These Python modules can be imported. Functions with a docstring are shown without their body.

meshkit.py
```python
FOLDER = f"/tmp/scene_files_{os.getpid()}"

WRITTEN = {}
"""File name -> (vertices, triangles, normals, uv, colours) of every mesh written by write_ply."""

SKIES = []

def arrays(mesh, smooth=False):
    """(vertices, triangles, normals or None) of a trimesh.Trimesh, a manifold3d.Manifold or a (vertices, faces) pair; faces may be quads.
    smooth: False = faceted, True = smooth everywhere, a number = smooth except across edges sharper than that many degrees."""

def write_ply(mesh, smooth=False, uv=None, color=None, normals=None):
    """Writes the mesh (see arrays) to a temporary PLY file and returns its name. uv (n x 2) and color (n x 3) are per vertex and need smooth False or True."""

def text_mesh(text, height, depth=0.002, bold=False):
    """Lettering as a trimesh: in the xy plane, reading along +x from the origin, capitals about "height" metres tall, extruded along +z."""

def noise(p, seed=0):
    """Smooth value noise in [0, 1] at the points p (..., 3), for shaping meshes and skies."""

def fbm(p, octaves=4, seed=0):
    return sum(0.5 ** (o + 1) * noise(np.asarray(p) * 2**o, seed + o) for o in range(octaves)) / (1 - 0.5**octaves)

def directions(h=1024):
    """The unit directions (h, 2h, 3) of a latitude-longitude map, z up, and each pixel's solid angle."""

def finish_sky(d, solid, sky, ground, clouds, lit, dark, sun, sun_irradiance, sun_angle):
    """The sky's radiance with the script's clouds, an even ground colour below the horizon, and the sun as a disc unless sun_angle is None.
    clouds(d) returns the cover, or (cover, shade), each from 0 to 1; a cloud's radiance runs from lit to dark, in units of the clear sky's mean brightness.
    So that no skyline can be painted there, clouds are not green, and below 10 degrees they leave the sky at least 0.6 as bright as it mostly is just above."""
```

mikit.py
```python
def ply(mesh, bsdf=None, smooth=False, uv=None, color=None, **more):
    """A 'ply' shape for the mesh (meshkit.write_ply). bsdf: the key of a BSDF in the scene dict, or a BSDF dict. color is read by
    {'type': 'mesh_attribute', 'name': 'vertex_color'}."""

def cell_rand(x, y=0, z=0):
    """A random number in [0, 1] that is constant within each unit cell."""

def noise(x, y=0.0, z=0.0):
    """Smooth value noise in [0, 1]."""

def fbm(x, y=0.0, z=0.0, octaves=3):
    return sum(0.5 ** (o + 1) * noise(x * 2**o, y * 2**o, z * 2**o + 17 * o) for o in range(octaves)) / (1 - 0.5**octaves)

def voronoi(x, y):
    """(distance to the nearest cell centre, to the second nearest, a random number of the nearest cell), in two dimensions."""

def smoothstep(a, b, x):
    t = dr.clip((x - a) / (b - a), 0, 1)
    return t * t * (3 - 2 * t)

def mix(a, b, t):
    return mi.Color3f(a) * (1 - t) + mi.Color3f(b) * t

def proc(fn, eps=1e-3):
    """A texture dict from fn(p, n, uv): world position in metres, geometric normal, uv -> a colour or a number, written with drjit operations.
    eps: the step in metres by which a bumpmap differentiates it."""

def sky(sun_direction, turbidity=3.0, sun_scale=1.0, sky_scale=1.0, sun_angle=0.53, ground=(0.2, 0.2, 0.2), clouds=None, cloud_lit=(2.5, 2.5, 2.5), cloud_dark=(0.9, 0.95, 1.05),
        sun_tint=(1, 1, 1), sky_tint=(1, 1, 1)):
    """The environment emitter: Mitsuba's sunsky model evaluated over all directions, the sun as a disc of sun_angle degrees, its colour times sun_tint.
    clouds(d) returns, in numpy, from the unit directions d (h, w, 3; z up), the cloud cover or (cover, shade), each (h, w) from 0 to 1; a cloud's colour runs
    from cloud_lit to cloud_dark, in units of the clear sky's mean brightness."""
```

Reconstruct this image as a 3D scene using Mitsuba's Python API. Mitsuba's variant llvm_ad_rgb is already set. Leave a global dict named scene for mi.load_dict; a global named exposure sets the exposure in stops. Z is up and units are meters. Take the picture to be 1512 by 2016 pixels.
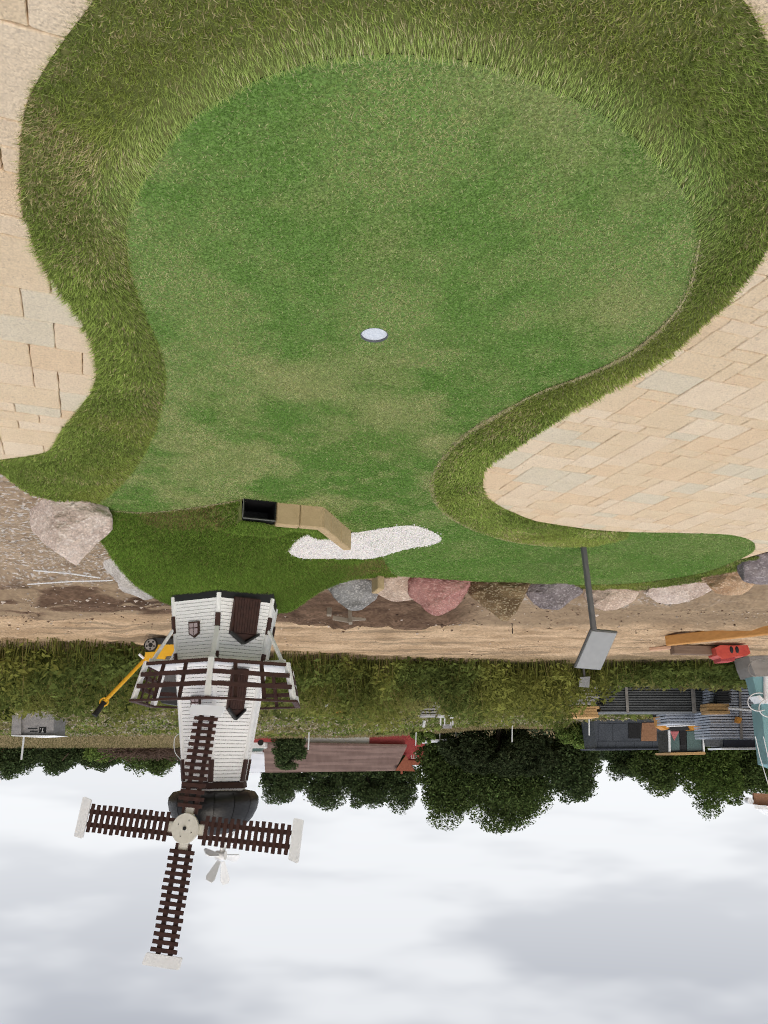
import math, random
import numpy as np
import trimesh
import drjit as dr
import mitsuba as mi
import shapely
from shapely.geometry import Polygon, LineString, Point, box as sbox
from shapely import affinity
from scipy.spatial import cKDTree
import meshkit
import mikit
from mikit import noise, fbm, smoothstep, mix, cell_rand, voronoi

T = mi.ScalarTransform4f
rng = np.random.default_rng(11)
random.seed(11)
scene, labels = {}, {}

# ------------------------------------------------------------------ camera, sky, exposure
# the photograph was taken with the camera held upside down: a 180 degree roll, nothing else
F, TH, H = 1514.0, math.radians(17.83), 1.56
CT, ST = math.cos(TH), math.sin(TH)
scene['camera'] = {'type': 'perspective', 'fov_axis': 'x', 'fov': 2 * math.degrees(math.atan(756 / F)),
                   'near_clip': 0.05, 'far_clip': 3000.0,
                   'to_world': T().look_at(origin=[0, 0, H], target=[0, CT, H - ST], up=[0, 0, -1])}
exposure = 2.3


def cloud_cover(d):
    q = d / (np.abs(d[..., 2:3]) + 0.18)
    a = meshkit.fbm(q * np.array([0.75, 1.0, 0]) + np.array([1.9, 6.3, 0.5]), 5, 3)
    b = meshkit.fbm(q * np.array([1.5, 2.2, 0]) + np.array([9.3, 1.7, 2.5]), 5, 8)
    sh = np.clip((0.62 * a + 0.38 * b - 0.41) / 0.17, 0, 1)
    sh = sh * sh * (3 - 2 * sh)
    lift = np.clip((d[..., 2] - 0.02) / 0.30, 0, 1)
    return np.ones(d.shape[:2]), np.clip(0.02 + 0.30 * lift + sh * (0.16 + 0.50 * lift), 0, 1)


scene['sky'] = mikit.sky([-0.16, -0.66, 0.76], turbidity=3, sun_scale=0.30, sun_angle=38, clouds=cloud_cover,
                         cloud_lit=(2.12, 2.16, 2.21), cloud_dark=(0.86, 0.92, 1.06), sun_tint=(0.87, 0.95, 1.10))


# ------------------------------------------------------------------ where a pixel of the photograph meets the place
def ray(px, py):
    a, b = (756 - px) / F, (py - 1008) / F
    return np.array([a, CT + b * ST, -ST + b * CT])


def P(px, py, z=0.0):
    d = ray(px, py)
    return np.array([0, 0, H]) + d * ((z - H) / d[2])


def D(px, py, y):
    d = ray(px, py)
    return np.array([0, 0, H]) + d * (y / d[1])


def PXY(pts, z=0.0):
    return np.array([P(a, b, z)[:2] for a, b in pts])


def smooth_curve(pts, n=8, closed=False):
    """Catmull-Rom through the points."""
    p = np.asarray(pts, float)
    if closed:
        q = np.vstack([p[-1:], p, p[:2]])
    else:
        q = np.vstack([2 * p[0] - p[1], p, 2 * p[-1] - p[-2]])
    out = []
    t = np.linspace(0, 1, n, endpoint=False)[:, None]
    for i in range(len(q) - 3):
        a, b, c, d = q[i:i + 4]
        out.append(0.5 * (2 * b + (c - a) * t + (2 * a - 5 * b + 4 * c - d) * t ** 2 + (3 * b - a - 3 * c + d) * t ** 3))
    out = np.vstack(out)
    return out if closed else np.vstack([out, p[-1:]])


# ------------------------------------------------------------------ helpers
def numbered(key):
    if key not in scene and key not in labels and key not in used:
        return key
    i = 1
    while f'{key}_{i:03d}' in scene or f'{key}_{i:03d}' in labels or f'{key}_{i:03d}' in used:
        i += 1
    return f'{key}_{i:03d}'


used = set()


def thing(name, label=None, cat=None, group=None, kind=None):
    key = numbered(name)
    used.add(key)
    d = {}
    if label: d['label'] = label
    if cat: d['category'] = cat
    if group: d['group'] = group
    if kind: d['kind'] = kind
    labels[key] = d
    return key


def cat_mesh(ms):
    return trimesh.util.concatenate(ms) if isinstance(ms, (list, tuple)) and not isinstance(ms[0], np.ndarray) else ms


def part(parent, name, mesh, bsdf, smooth=False, label=None, kind=None, color=None, **more):
    key = numbered(f'{parent}__{name}')
    used.add(key)
    scene[key] = mikit.ply(cat_mesh(mesh), bsdf, smooth=smooth, color=color, **more)
    d = {}
    if label: d['label'] = label
    if kind: d['kind'] = kind
    if d: labels[key] = d
    return key


def single(name, mesh, bsdf, label=None, cat=None, group=None, kind=None, smooth=False, color=None, **more):
    key = thing(name, label, cat, group, kind)
    scene[key] = mikit.ply(cat_mesh(mesh), bsdf, smooth=smooth, color=color, **more)
    return key


def set_mesh(key, mesh, bsdf, smooth=False, color=None):
    scene[key] = mikit.ply(cat_mesh(mesh), bsdf, smooth=smooth, color=color)


def frame_box(o, ex, ey, ez):
    """A box with one corner at o and the three edge vectors."""
    o, ex, ey, ez = map(np.asarray, (o, ex, ey, ez))
    v = np.array([o + a * ex + b * ey + c * ez for a in (0, 1) for b in (0, 1) for c in (0, 1)], float)
    f = np.array([[0, 1, 3], [0, 3, 2], [4, 6, 7], [4, 7, 5], [0, 4, 5], [0, 5, 1], [2, 3, 7], [2, 7, 6], [0, 2, 6], [0, 6, 4], [1, 5, 7], [1, 7, 3]])
    m = trimesh.Trimesh(v, f, process=False)
    if np.dot(np.cross(ex, ey), ez) < 0:
        m.invert()
    return m


def cbox(c, ex, ey, ez):
    ex, ey, ez = map(np.asarray, (ex, ey, ez))
    return frame_box(np.asarray(c) - (ex + ey + ez) / 2, ex, ey, ez)


def bevel_box(c, ex, ey, ez, b=0.004):
    """A box centred on c with chamfered edges (24 corners, hulled)."""
    c, ex, ey, ez = (np.asarray(x, float) for x in (c, ex, ey, ez))
    L = [np.linalg.norm(e) for e in (ex, ey, ez)]
    U = [e / l for e, l in zip((ex, ey, ez), L)]
    pts = []
    for s in np.ndindex(2, 2, 2):
        s = np.array(s) * 2 - 1
        for k in range(3):
            h = [l / 2 - (0 if i == k else min(b, l * 0.35)) for i, l in enumerate(L)]
            pts.append(c + sum(s[i] * h[i] * U[i] for i in range(3)))
    return trimesh.convex.convex_hull(np.array(pts))


def beam(a, b, w, h, up=(0, 0, 1), bev=0.0):
    a, b = np.asarray(a, float), np.asarray(b, float)
    t = b - a
    side = np.cross(t, up)
    side /= np.linalg.norm(side)
    u2 = np.cross(side, t)
    u2 /= np.linalg.norm(u2)
    if bev:
        return bevel_box((a + b) / 2, t, side * w, u2 * h, bev)
    return cbox((a + b) / 2, t, side * w, u2 * h)


def tube(points, r, sides=8, cap=True):
    p = np.asarray(points, float)
    r = np.broadcast_to(r, (len(p),))
    t = np.gradient(p, axis=0)
    t /= np.linalg.norm(t, axis=1, keepdims=True) + 1e-12
    a = np.cross(t, [0.31, 0.17, 0.93])
    a /= np.linalg.norm(a, axis=1, keepdims=True) + 1e-12
    b = np.cross(t, a)
    ang = np.arange(sides) * 2 * np.pi / sides
    v = p[:, None] + r[:, None, None] * (np.cos(ang)[None, :, None] * a[:, None] + np.sin(ang)[None, :, None] * b[:, None])
    i, j = np.meshgrid(np.arange(len(p) - 1), np.arange(sides), indexing='ij')
    q = np.stack([i * sides + j, i * sides + (j + 1) % sides, (i + 1) * sides + (j + 1) % sides, (i + 1) * sides + j], -1).reshape(-1, 4)
    f = np.vstack([q[:, [0, 1, 2]], q[:, [0, 2, 3]]])
    v = v.reshape(-1, 3)
    if cap:
        n = len(v)
        v = np.vstack([v, p[:1], p[-1:]])
        k = np.arange(sides)
        f = np.vstack([f, np.stack([k * 0 + n, (k + 1) % sides, k], 1), np.stack([k * 0 + n + 1, n - sides + k, n - sides + (k + 1) % sides], 1)])
    return trimesh.Trimesh(v, f, process=False)


def prism(poly2, o, ex, ey, n, depth):
    """A polygon in the plane (o, ex, ey), extruded by depth along n."""
    m = trimesh.creation.extrude_polygon(Polygon(poly2) if not isinstance(poly2, Polygon) else poly2, depth, engine='earcut')
    M = np.eye(4)
    M[:3, 0], M[:3, 1], M[:3, 2], M[:3, 3] = ex, ey, n, o
    m.apply_transform(M)
    if np.dot(np.cross(ex, ey), n) < 0:
        m.invert()
    return m


def flat(poly, z):
    v, f = trimesh.creation.triangulate_polygon(poly, engine='earcut')
    m = trimesh.Trimesh(np.column_stack([v, np.full(len(v), z)]), f, process=False)
    if m.face_normals[:, 2].mean() < 0:
        m.invert()
    return m


def inside(poly, n):
    """n random points in the polygon."""
    x0, y0, x1, y1 = poly.bounds
    out = []
    have = 0
    while have < n:
        q = rng.random((int(n * 1.6) + 50, 2)) * [x1 - x0, y1 - y0] + [x0, y0]
        q = q[shapely.contains_xy(poly, q[:, 0], q[:, 1])]
        out.append(q)
        have += len(q)
    return np.vstack(out)[:n]


def blades(base, h, w, lean, col, mid=True, tipcol=1.25):
    """Grass blades: base (n,3), height, width, lean (n,2 horizontal offset of the tip), colour (n,3)."""
    n = len(base)
    a = rng.random(n) * np.pi
    s = np.stack([np.cos(a), np.sin(a), np.zeros(n)], 1) * (w / 2)[:, None]
    L = np.column_stack([lean, np.zeros(n)])
    up = np.column_stack([np.zeros((n, 2)), h])
    tip = base + L + up
    if mid:
        m = base + L * 0.3 + up * 0.6
        v = np.stack([base - s, base + s, m - s * 0.75, m + s * 0.75, tip], 1)
        f = np.array([[0, 1, 3], [0, 3, 2], [2, 3, 4]])
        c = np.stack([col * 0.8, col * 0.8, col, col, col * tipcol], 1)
    else:
        v = np.stack([base - s, base + s, tip], 1)
        f = np.array([[0, 1, 2]])
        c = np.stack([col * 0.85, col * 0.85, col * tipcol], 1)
    k = v.shape[1]
    F_ = (f[None] + (np.arange(n) * k)[:, None, None]).reshape(-1, 3)
    return v.reshape(-1, 3), F_, np.clip(c.reshape(-1, 3), 0, 0.95)


def join(parts_):
    V, F_, C, o = [], [], [], 0
    for v, f, c in parts_:
        V.append(v); F_.append(f + o); C.append(c)
        o += len(v)
    return np.vstack(V), np.vstack(F_), np.vstack(C)


def sm(a, b, x):
    t = np.clip((x - a) / (b - a), 0, 1)
    return t * t * (3 - 2 * t)


def nfbm(x, y, s, octv=3, seed=0):
    return meshkit.fbm(np.stack([np.asarray(x) * s, np.asarray(y) * s, np.zeros_like(x)], -1), octv, seed)


# ------------------------------------------------------------------ materials
def mat(name, color, rough=0.7, metal=0.0, spec=0.4, two=True, **more):
    c = color if isinstance(color, dict) else {'type': 'rgb', 'value': list(color)}
    b = {'type': 'principled', 'base_color': c, 'roughness': rough, 'metallic': metal, 'specular': spec, **more}
    scene[name] = {'type': 'twosided', 'bsdf': b} if two else b
    return name


def bumped(name, color, bump, scale, rough=0.8, spec=0.3, eps=1e-3):
    c = color if isinstance(color, dict) else {'type': 'rgb', 'value': list(color)}
    scene[name] = {'type': 'twosided', 'bsdf': {'type': 'bumpmap', 'arbitrary': mikit.proc(bump, eps), 'scale': scale,
                                                'bsdf': {'type': 'principled', 'base_color': c, 'roughness': rough, 'specular': spec}}}
    return name


VC = {'type': 'mesh_attribute', 'name': 'vertex_color'}
scene['mat_grass'] = {'type': 'principledthin', 'base_color': VC, 'roughness': 0.6, 'diff_trans': 0.8, 'spec_trans': 0.0}
scene['mat_leaf'] = {'type': 'principledthin', 'base_color': VC, 'roughness': 0.7, 'diff_trans': 0.7, 'spec_trans': 0.0}
scene['mat_plain_vc'] = {'type': 'twosided', 'bsdf': {'type': 'principled', 'base_color': VC, 'roughness': 0.85, 'specular': 0.2}}


def grain(base, amp, sx, sy, sz):
    def fn(p, n, uv):
        v = fbm(p.x * sx, p.y * sy, p.z * sz, 3)
        return mi.Color3f(base) * (1 - amp + 2 * amp * v)
    return mikit.proc(fn)


def white_paint(p, n, uv):
    v = fbm(p.x * 9, p.y * 9, p.z * 14, 3)
    g = noise(p.x * 160, p.y * 160, p.z * 40)
    return mix((0.87, 0.87, 0.87), (0.92, 0.92, 0.92), v) * (0.95 + 0.07 * g)


def brown_stain(p, n, uv):
    v = fbm(p.x * 30, p.y * 30, p.z * 30, 3)
    return mix((0.022, 0.008, 0.006), (0.065, 0.024, 0.017), v)


mat('mat_white_paint', mikit.proc(white_paint), 0.5)
mat('mat_brown_stain', mikit.proc(brown_stain), 0.6)
mat('mat_black_trim', (0.012, 0.012, 0.013), 0.5)
mat('mat_tower_core', (0.05, 0.05, 0.055), 0.9)
mat('mat_black_gloss', mikit.proc(lambda p, n, uv: mix((0.005, 0.005, 0.006), (0.016, 0.016, 0.018), fbm(p.x * 12, p.y * 12, p.z * 25, 3))), 0.42, spec=0.45)
mat('mat_cream_paint', mikit.proc(lambda p, n, uv: mix((0.62, 0.60, 0.53), (0.72, 0.705, 0.64), fbm(p.x * 30, p.y * 30, p.z * 30, 3))), 0.5)
mat('mat_pale_board', mikit.proc(lambda p, n, uv: mix((0.82, 0.84, 0.87), (0.86, 0.88, 0.91), fbm(p.x * 20, p.y * 20, p.z * 20, 3))), 0.45)
mat('mat_pane', (0.42, 0.33, 0.34), 0.15, spec=0.6)
mat('mat_grey_metal', mikit.proc(lambda p, n, uv: mix((0.10, 0.10, 0.105), (0.14, 0.14, 0.145), noise(p.x * 60, p.y * 60, p.z * 20))), 0.5)
mat('mat_grey_panel', mikit.proc(lambda p, n, uv: mix((0.27, 0.285, 0.30), (0.32, 0.335, 0.35), fbm(p.x * 25, p.y * 25, p.z * 25, 3))), 0.42, clearcoat=0.2)
mat('mat_yellow', mikit.proc(lambda p, n, uv: mix((0.75, 0.40, 0.02), (0.82, 0.47, 0.03), fbm(p.x * 12, p.y * 12, p.z * 12, 3))), 0.4, clearcoat=0.3)
mat('mat_teal', mikit.proc(lambda p, n, uv: mix((0.15, 0.31, 0.34), (0.24, 0.42, 0.45), fbm(p.x * 4, p.y * 4, p.z * 4, 4))), 0.5)
mat('mat_worn_steel', mikit.proc(lambda p, n, uv: mix((0.20, 0.19, 0.18), (0.34, 0.32, 0.30), fbm(p.x * 7, p.y * 7, p.z * 15, 4))), 0.55)
mat('mat_dark_steel', (0.03, 0.032, 0.035), 0.45)
mat('mat_bar_steel', mikit.proc(lambda p, n, uv: mix((0.06, 0.065, 0.07), (0.16, 0.17, 0.18), fbm(p.x * 2, p.y * 9, p.z * 9, 3))), 0.5)
mat('mat_bright_steel', mikit.proc(lambda p, n, uv: mix((0.42, 0.47, 0.56), (0.58, 0.62, 0.70), fbm(p.x * 1.5, p.y * 5, p.z * 9, 3))), 0.4)
mat('mat_navy', (0.025, 0.03, 0.045), 0.5)
mat('mat_slate_panel', mikit.proc(lambda p, n, uv: mix((0.05, 0.058, 0.075), (0.075, 0.085, 0.105), fbm(p.x * 1.5, p.y * 1.5, p.z * 1.5, 3))), 0.5)
mat('mat_rubber', (0.01, 0.01, 0.01), 0.7)
mat('mat_white_plastic', (0.75, 0.76, 0.78), 0.4)
mat('mat_red', mikit.proc(lambda p, n, uv: mix((0.42, 0.045, 0.035), (0.60, 0.10, 0.07), fbm(p.x * 9, p.y * 9, p.z * 9, 3))), 0.35, clearcoat=0.3)
mat('mat_barn_red', mikit.proc(lambda p, n, uv: mix((0.30, 0.045, 0.05), (0.40, 0.08, 0.08), fbm(p.x * 1, p.y * 1, p.z * 3, 3))), 0.8)
mat('mat_barn_roof', mikit.proc(lambda p, n, uv: mix((0.115, 0.072, 0.062), (0.24, 0.165, 0.145), 0.5 * fbm(p.x * 2.2, p.y * 0.6, p.z * 0.6, 3) + 0.5 * smoothstep(0.2, 0.8, noise(p.x * 0.3, p.y * 4.5, 0.0)))), 0.8)
mat('mat_barn_white', (0.5, 0.5, 0.48), 0.8)
mat('mat_orange_roof', (0.30, 0.10, 0.06), 0.8)
mat('mat_pale_roof', mikit.proc(lambda p, n, uv: mix((0.58, 0.60, 0.66), (0.75, 0.77, 0.82), fbm(p.x * 0.7, p.y * 0.7, p.z * 2, 3))), 0.5)
mat('mat_orange', (0.62, 0.28, 0.05), 0.45)
mat('mat_cab_glass', mikit.proc(lambda p, n, uv: mix((0.04, 0.09, 0.09), (0.14, 0.22, 0.22), fbm(p.x * 1.3, p.y, p.z * 1.3, 3))), 0.12, spec=0.8)
mat('mat_pink', (0.5, 0.16, 0.17), 0.5)
mat('mat_ink', (0.01, 0.01, 0.012), 0.6)
mat('mat_white_print', (0.7, 0.7, 0.7), 0.6)
mat('mat_wrap', mikit.proc(lambda p, n, uv: mix((0.24, 0.23, 0.235), (0.40, 0.385, 0.39), fbm(p.x * 4, p.y * 4, p.z * 12, 4))), 0.6)
mat('mat_bark', mikit.proc(lambda p, n, uv: mix((0.03, 0.024, 0.018), (0.08, 0.065, 0.05), fbm(p.x * 3, p.y * 3, p.z * 1, 4))), 0.9)


def wood(name, a, b, s=1.0):
    return mat(name, mikit.proc(lambda p, n, uv: mix(a, b, fbm(p.x * 2.5 * s, p.y * 30 * s, p.z * 45 * s, 4))), 0.65)


wood('mat_orange_wood', (0.42, 0.20, 0.06), (0.60, 0.31, 0.10))
wood('mat_pink_wood', (0.55, 0.33, 0.22), (0.68, 0.44, 0.30))
wood('mat_grey_wood', (0.13, 0.085, 0.06), (0.24, 0.165, 0.12))
wood('mat_tan_wood', (0.42, 0.25, 0.10), (0.58, 0.37, 0.17))
wood('mat_old_wood', (0.20, 0.17, 0.13), (0.36, 0.31, 0.25))
wood('mat_brown_wood', (0.26, 0.13, 0.07), (0.36, 0.19, 0.11), 0.5)

# pavers: the stone is one quarry in five tones
PAVER_TONES = [((0.62, 0.51, 0.37), (0.71, 0.60, 0.46)), ((0.63, 0.50, 0.36), (0.71, 0.58, 0.43)), ((0.64, 0.53, 0.41), (0.72, 0.62, 0.49)),
               ((0.58, 0.53, 0.43), (0.67, 0.62, 0.52)), ((0.66, 0.56, 0.44), (0.74, 0.65, 0.53))]


def paver_bump(p, n, uv):
    return 0.55 * fbm(p.x * 26, p.y * 26, 0.0, 3) + 0.45 * noise(p.x * 190, p.y * 190)


for i, (a, b) in enumerate(PAVER_TONES):
    def fn(p, n, uv, a=a, b=b):
        c = mix(a, b, fbm(p.x * 14, p.y * 14, 0.3, 3)) * mi.Color3f(1.04, 1.0, 0.93)
        sp = noise(p.x * 230, p.y * 230)
        pit = smoothstep(0.80, 0.92, noise(p.x * 130, p.y * 130, 4.0))
        return c * (0.88 + 0.22 * sp) * (1 - 0.15 * pit)
    bumped(f'mat_paver_{i}', mikit.proc(fn), paver_bump, 0.010, 0.8)
mat('mat_joint', mikit.proc(lambda p, n, uv: mix((0.20, 0.145, 0.095), (0.42, 0.32, 0.22), fbm(p.x * 20, p.y * 20, 0.0, 3))), 0.95)
mat('mat_sandstone', mikit.proc(lambda p, n, uv: mix((0.36, 0.26, 0.14), (0.52, 0.40, 0.24), 0.6 * fbm(p.x * 16, p.y * 16, p.z * 16, 3) + 0.4 * noise(p.x * 220, p.y * 220, p.z * 220))), 0.85)
mat('mat_turf_seam', mikit.proc(lambda p, n, uv: mix((0.50, 0.42, 0.27), (0.68, 0.60, 0.42), noise(p.x * 120, p.y * 120))), 0.9)


def stone_mat(name, a, b, c, scale=1.0):
    def fn(p, n, uv):
        v = fbm(p.x * 6 * scale, p.y * 6 * scale, p.z * 9 * scale, 3)
        g = noise(p.x * 70 * scale, p.y * 70 * scale, p.z * 90 * scale)
        h = noise(p.x * 130 * scale + 5, p.y * 130 * scale, p.z * 130 * scale)
        return mix(mix(a, b, smoothstep(0.3, 0.7, v)), c, 0.7 * smoothstep(0.5, 0.85, g)) * (0.72 + 0.56 * h)
    def bf(p, n, uv):
        return fbm(p.x * 22 * scale, p.y * 22 * scale, p.z * 26 * scale, 4)
    return bumped(name, mikit.proc(fn), bf, 0.03, 0.85)


stone_mat('mat_stone_beige', (0.47, 0.37, 0.32), (0.59, 0.49, 0.43), (0.72, 0.65, 0.60))
stone_mat('mat_stone_white', (0.40, 0.37, 0.34), (0.52, 0.49, 0.46), (0.66, 0.64, 0.62))
stone_mat('mat_stone_grey', (0.17, 0.17, 0.17), (0.27, 0.27, 0.27), (0.50, 0.49, 0.48))
stone_mat('mat_stone_red', (0.28, 0.12, 0.11), (0.40, 0.20, 0.18), (0.52, 0.33, 0.30))
stone_mat('mat_stone_brown', (0.11, 0.07, 0.035), (0.24, 0.165, 0.09), (0.42, 0.35, 0.24))
stone_mat('mat_stone_purple', (0.16, 0.135, 0.14), (0.25, 0.215, 0.22), (0.42, 0.38, 0.39))
stone_mat('mat_stone_pink', (0.44, 0.33, 0.26), (0.55, 0.43, 0.35), (0.68, 0.58, 0.49))
stone_mat('mat_stone_tan', (0.36, 0.22, 0.13), (0.48, 0.33, 0.21), (0.56, 0.44, 0.32))

# ------------------------------------------------------------------ outlines on the ground (from the photograph, on z = 0)
green_left = [(180, 1000), (240, 950), (290, 880), (318, 800), (326, 740), (315, 690), (285, 620), (258, 540), (248, 460), (262, 390), (310, 310), (370, 240),
              (440, 190), (540, 145), (640, 118), (756, 107), (860, 112), (960, 130), (1060, 165), (1150, 205), (1240, 262), (1310, 330), (1360, 400), (1378, 470)]
green_right = [(1378, 470), (1365, 540), (1340, 600), (1290, 655), (1230, 700), (1150, 738), (1060, 772), (980, 815), (920, 852), (875, 897), (852, 940), (854, 978),
               (878, 1010), (930, 1040), (1003, 1063), (1069, 1072), (1152, 1075), (1191, 1069), (1228, 1060), (1238, 1047)]
green_lobe = [(1238, 1047), (1320, 1048.5), (1419, 1051), (1463, 1058), (1483, 1069), (1483, 1085), (1454, 1102), (1397, 1124), (1332, 1137), (1244, 1148), (1152, 1151), (1056, 1149),
              (933, 1144), (850, 1138), (775, 1134)]
gl, gr, gb = (smooth_curve(PXY(x)) for x in (green_left, green_right, green_lobe))
mound_front = smooth_curve(PXY([(180, 1000), (240, 1006), (300, 1008), (400, 996), (480, 982)]))
kerb_line = PXY([(480, 982), (545, 989), (638, 998), (692, 1046)])
gravel_back = np.array([P(770, 1128)[:2], P(752, 1098)[:2]])
GREEN = Polygon(np.vstack([gl, gr[1:], gb[1:], gravel_back, kerb_line[::-1], mound_front[::-1][1:]])).buffer(0)
CUP = P(737, 660)
CUP_R = 0.054
green_hole = GREEN.difference(Point(CUP[0], CUP[1]).buffer(CUP_R, 24))

pave_l = [(205, -60), (187, 0), (120, 90), (82, 150), (52, 215), (40, 320), (45, 415), (60, 450), (75, 500), (120, 575), (160, 630), (188, 700), (188, 760), (160, 800), (125, 845),
          (100, 885), (55, 897), (0, 905)]
pave_r = [(1400, -60), (1460, 0), (1500, 70), (1540, 180), (1550, 280), (1545, 380), (1512, 480), (1476, 540), (1421, 605), (1356, 665), (1306, 707), (1206, 765), (1106, 820), (1016, 880),
          (966, 912), (950, 935), (960, 980), (1034, 1019), (1095, 1032), (1178, 1043), (1238, 1047)]
pl, pr = smooth_curve(PXY(pave_l)), smooth_curve(PXY(pave_r))
lobe_top = smooth_curve(PXY([(1238, 1047), (1320, 1048.5), (1419, 1051), (1463, 1058), (1483, 1069), (1483, 1085), (1454, 1102)]))
PAVE_R = Polygon(np.vstack([pr, lobe_top[1:], PXY([(1490, 1092), (1540, 1078)]), [[-3.3, 5.4], [-3.3, 0.6], [-1.2, 0.6]]])).buffer(0)
PAVE_L = Polygon(np.vstack([pl, [[2.7, 4.0], [2.7, 0.6], [1.2, 0.6]]])).buffer(0)
tail = PXY([(0, 908), (-40, 925), (0, 928), (35, 955), (62, 972), (110, 985), (150, 1000), (180, 1000)])
ROUGH = Polygon(np.vstack([pl, tail, gl[1:], gr[1:], pr[::-1][1:], [[-0.6, 0.75], [0.6, 0.75]]])).buffer(0).difference(PAVE_L).difference(PAVE_R)
back_strip = Polygon(smooth_curve(PXY([(1120, 1152), (1160, 1158), (1250, 1160), (1330, 1150), (1390, 1140), (1440, 1124), (1490, 1096), (1470, 1098), (1454, 1102), (1397, 1124), (1332, 1137), (1244, 1148), (1152, 1151)]), 5)).buffer(0.01)
GRAVEL = Polygon(smooth_curve(np.array([P(a, b, 0.012 + 0.085 * (1 - float(sm(600, 704, a))))[:2] for a, b in [(568, 1085), (585, 1070), (625, 1061), (690, 1052), (760, 1041), (810, 1037), (845, 1046), (868, 1061), (855, 1073), (800, 1083), (755, 1096), (720, 1101), (650, 1101), (595, 1099)]]), 5, True)).buffer(0)

MOUND = Polygon(np.vstack([mound_front, kerb_line[1:], gravel_back[::-1], [[-0.12, 6.72], [0.16, 6.78], [0.5, 6.85], [0.8, 7.2], [1.9, 7.3], [2.06, 6.5], [2.10, 5.5], [2.02, 5.1]]])).buffer(0)
front_pts = smooth_curve(np.vstack([mound_front[::3], kerb_line, gravel_back[::-1]]), 6)
front_tree = cKDTree(LineString(front_pts).segmentize(0.02).coords)
back_tree = cKDTree(LineString([(0.0, 6.72), (0.16, 6.78), (0.5, 6.85), (0.8, 7.2), (1.9, 7.3), (2.06, 6.5), (2.10, 5.5), (1.98, 4.95)]).segmentize(0.02).coords)
kerb_tree = cKDTree(LineString(kerb_line).segmentize(0.02).coords)
_t = kerb_line[1] - kerb_line[0]
_n = np.array([-_t[1], _t[0]]) / np.linalg.norm(_t)
_n = _n if _n[1] > 0 else -_n
TUN = Polygon([kerb_line[0], kerb_line[1], kerb_line[1] + _n * 0.26, kerb_line[0] + _n * 0.26])


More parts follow.
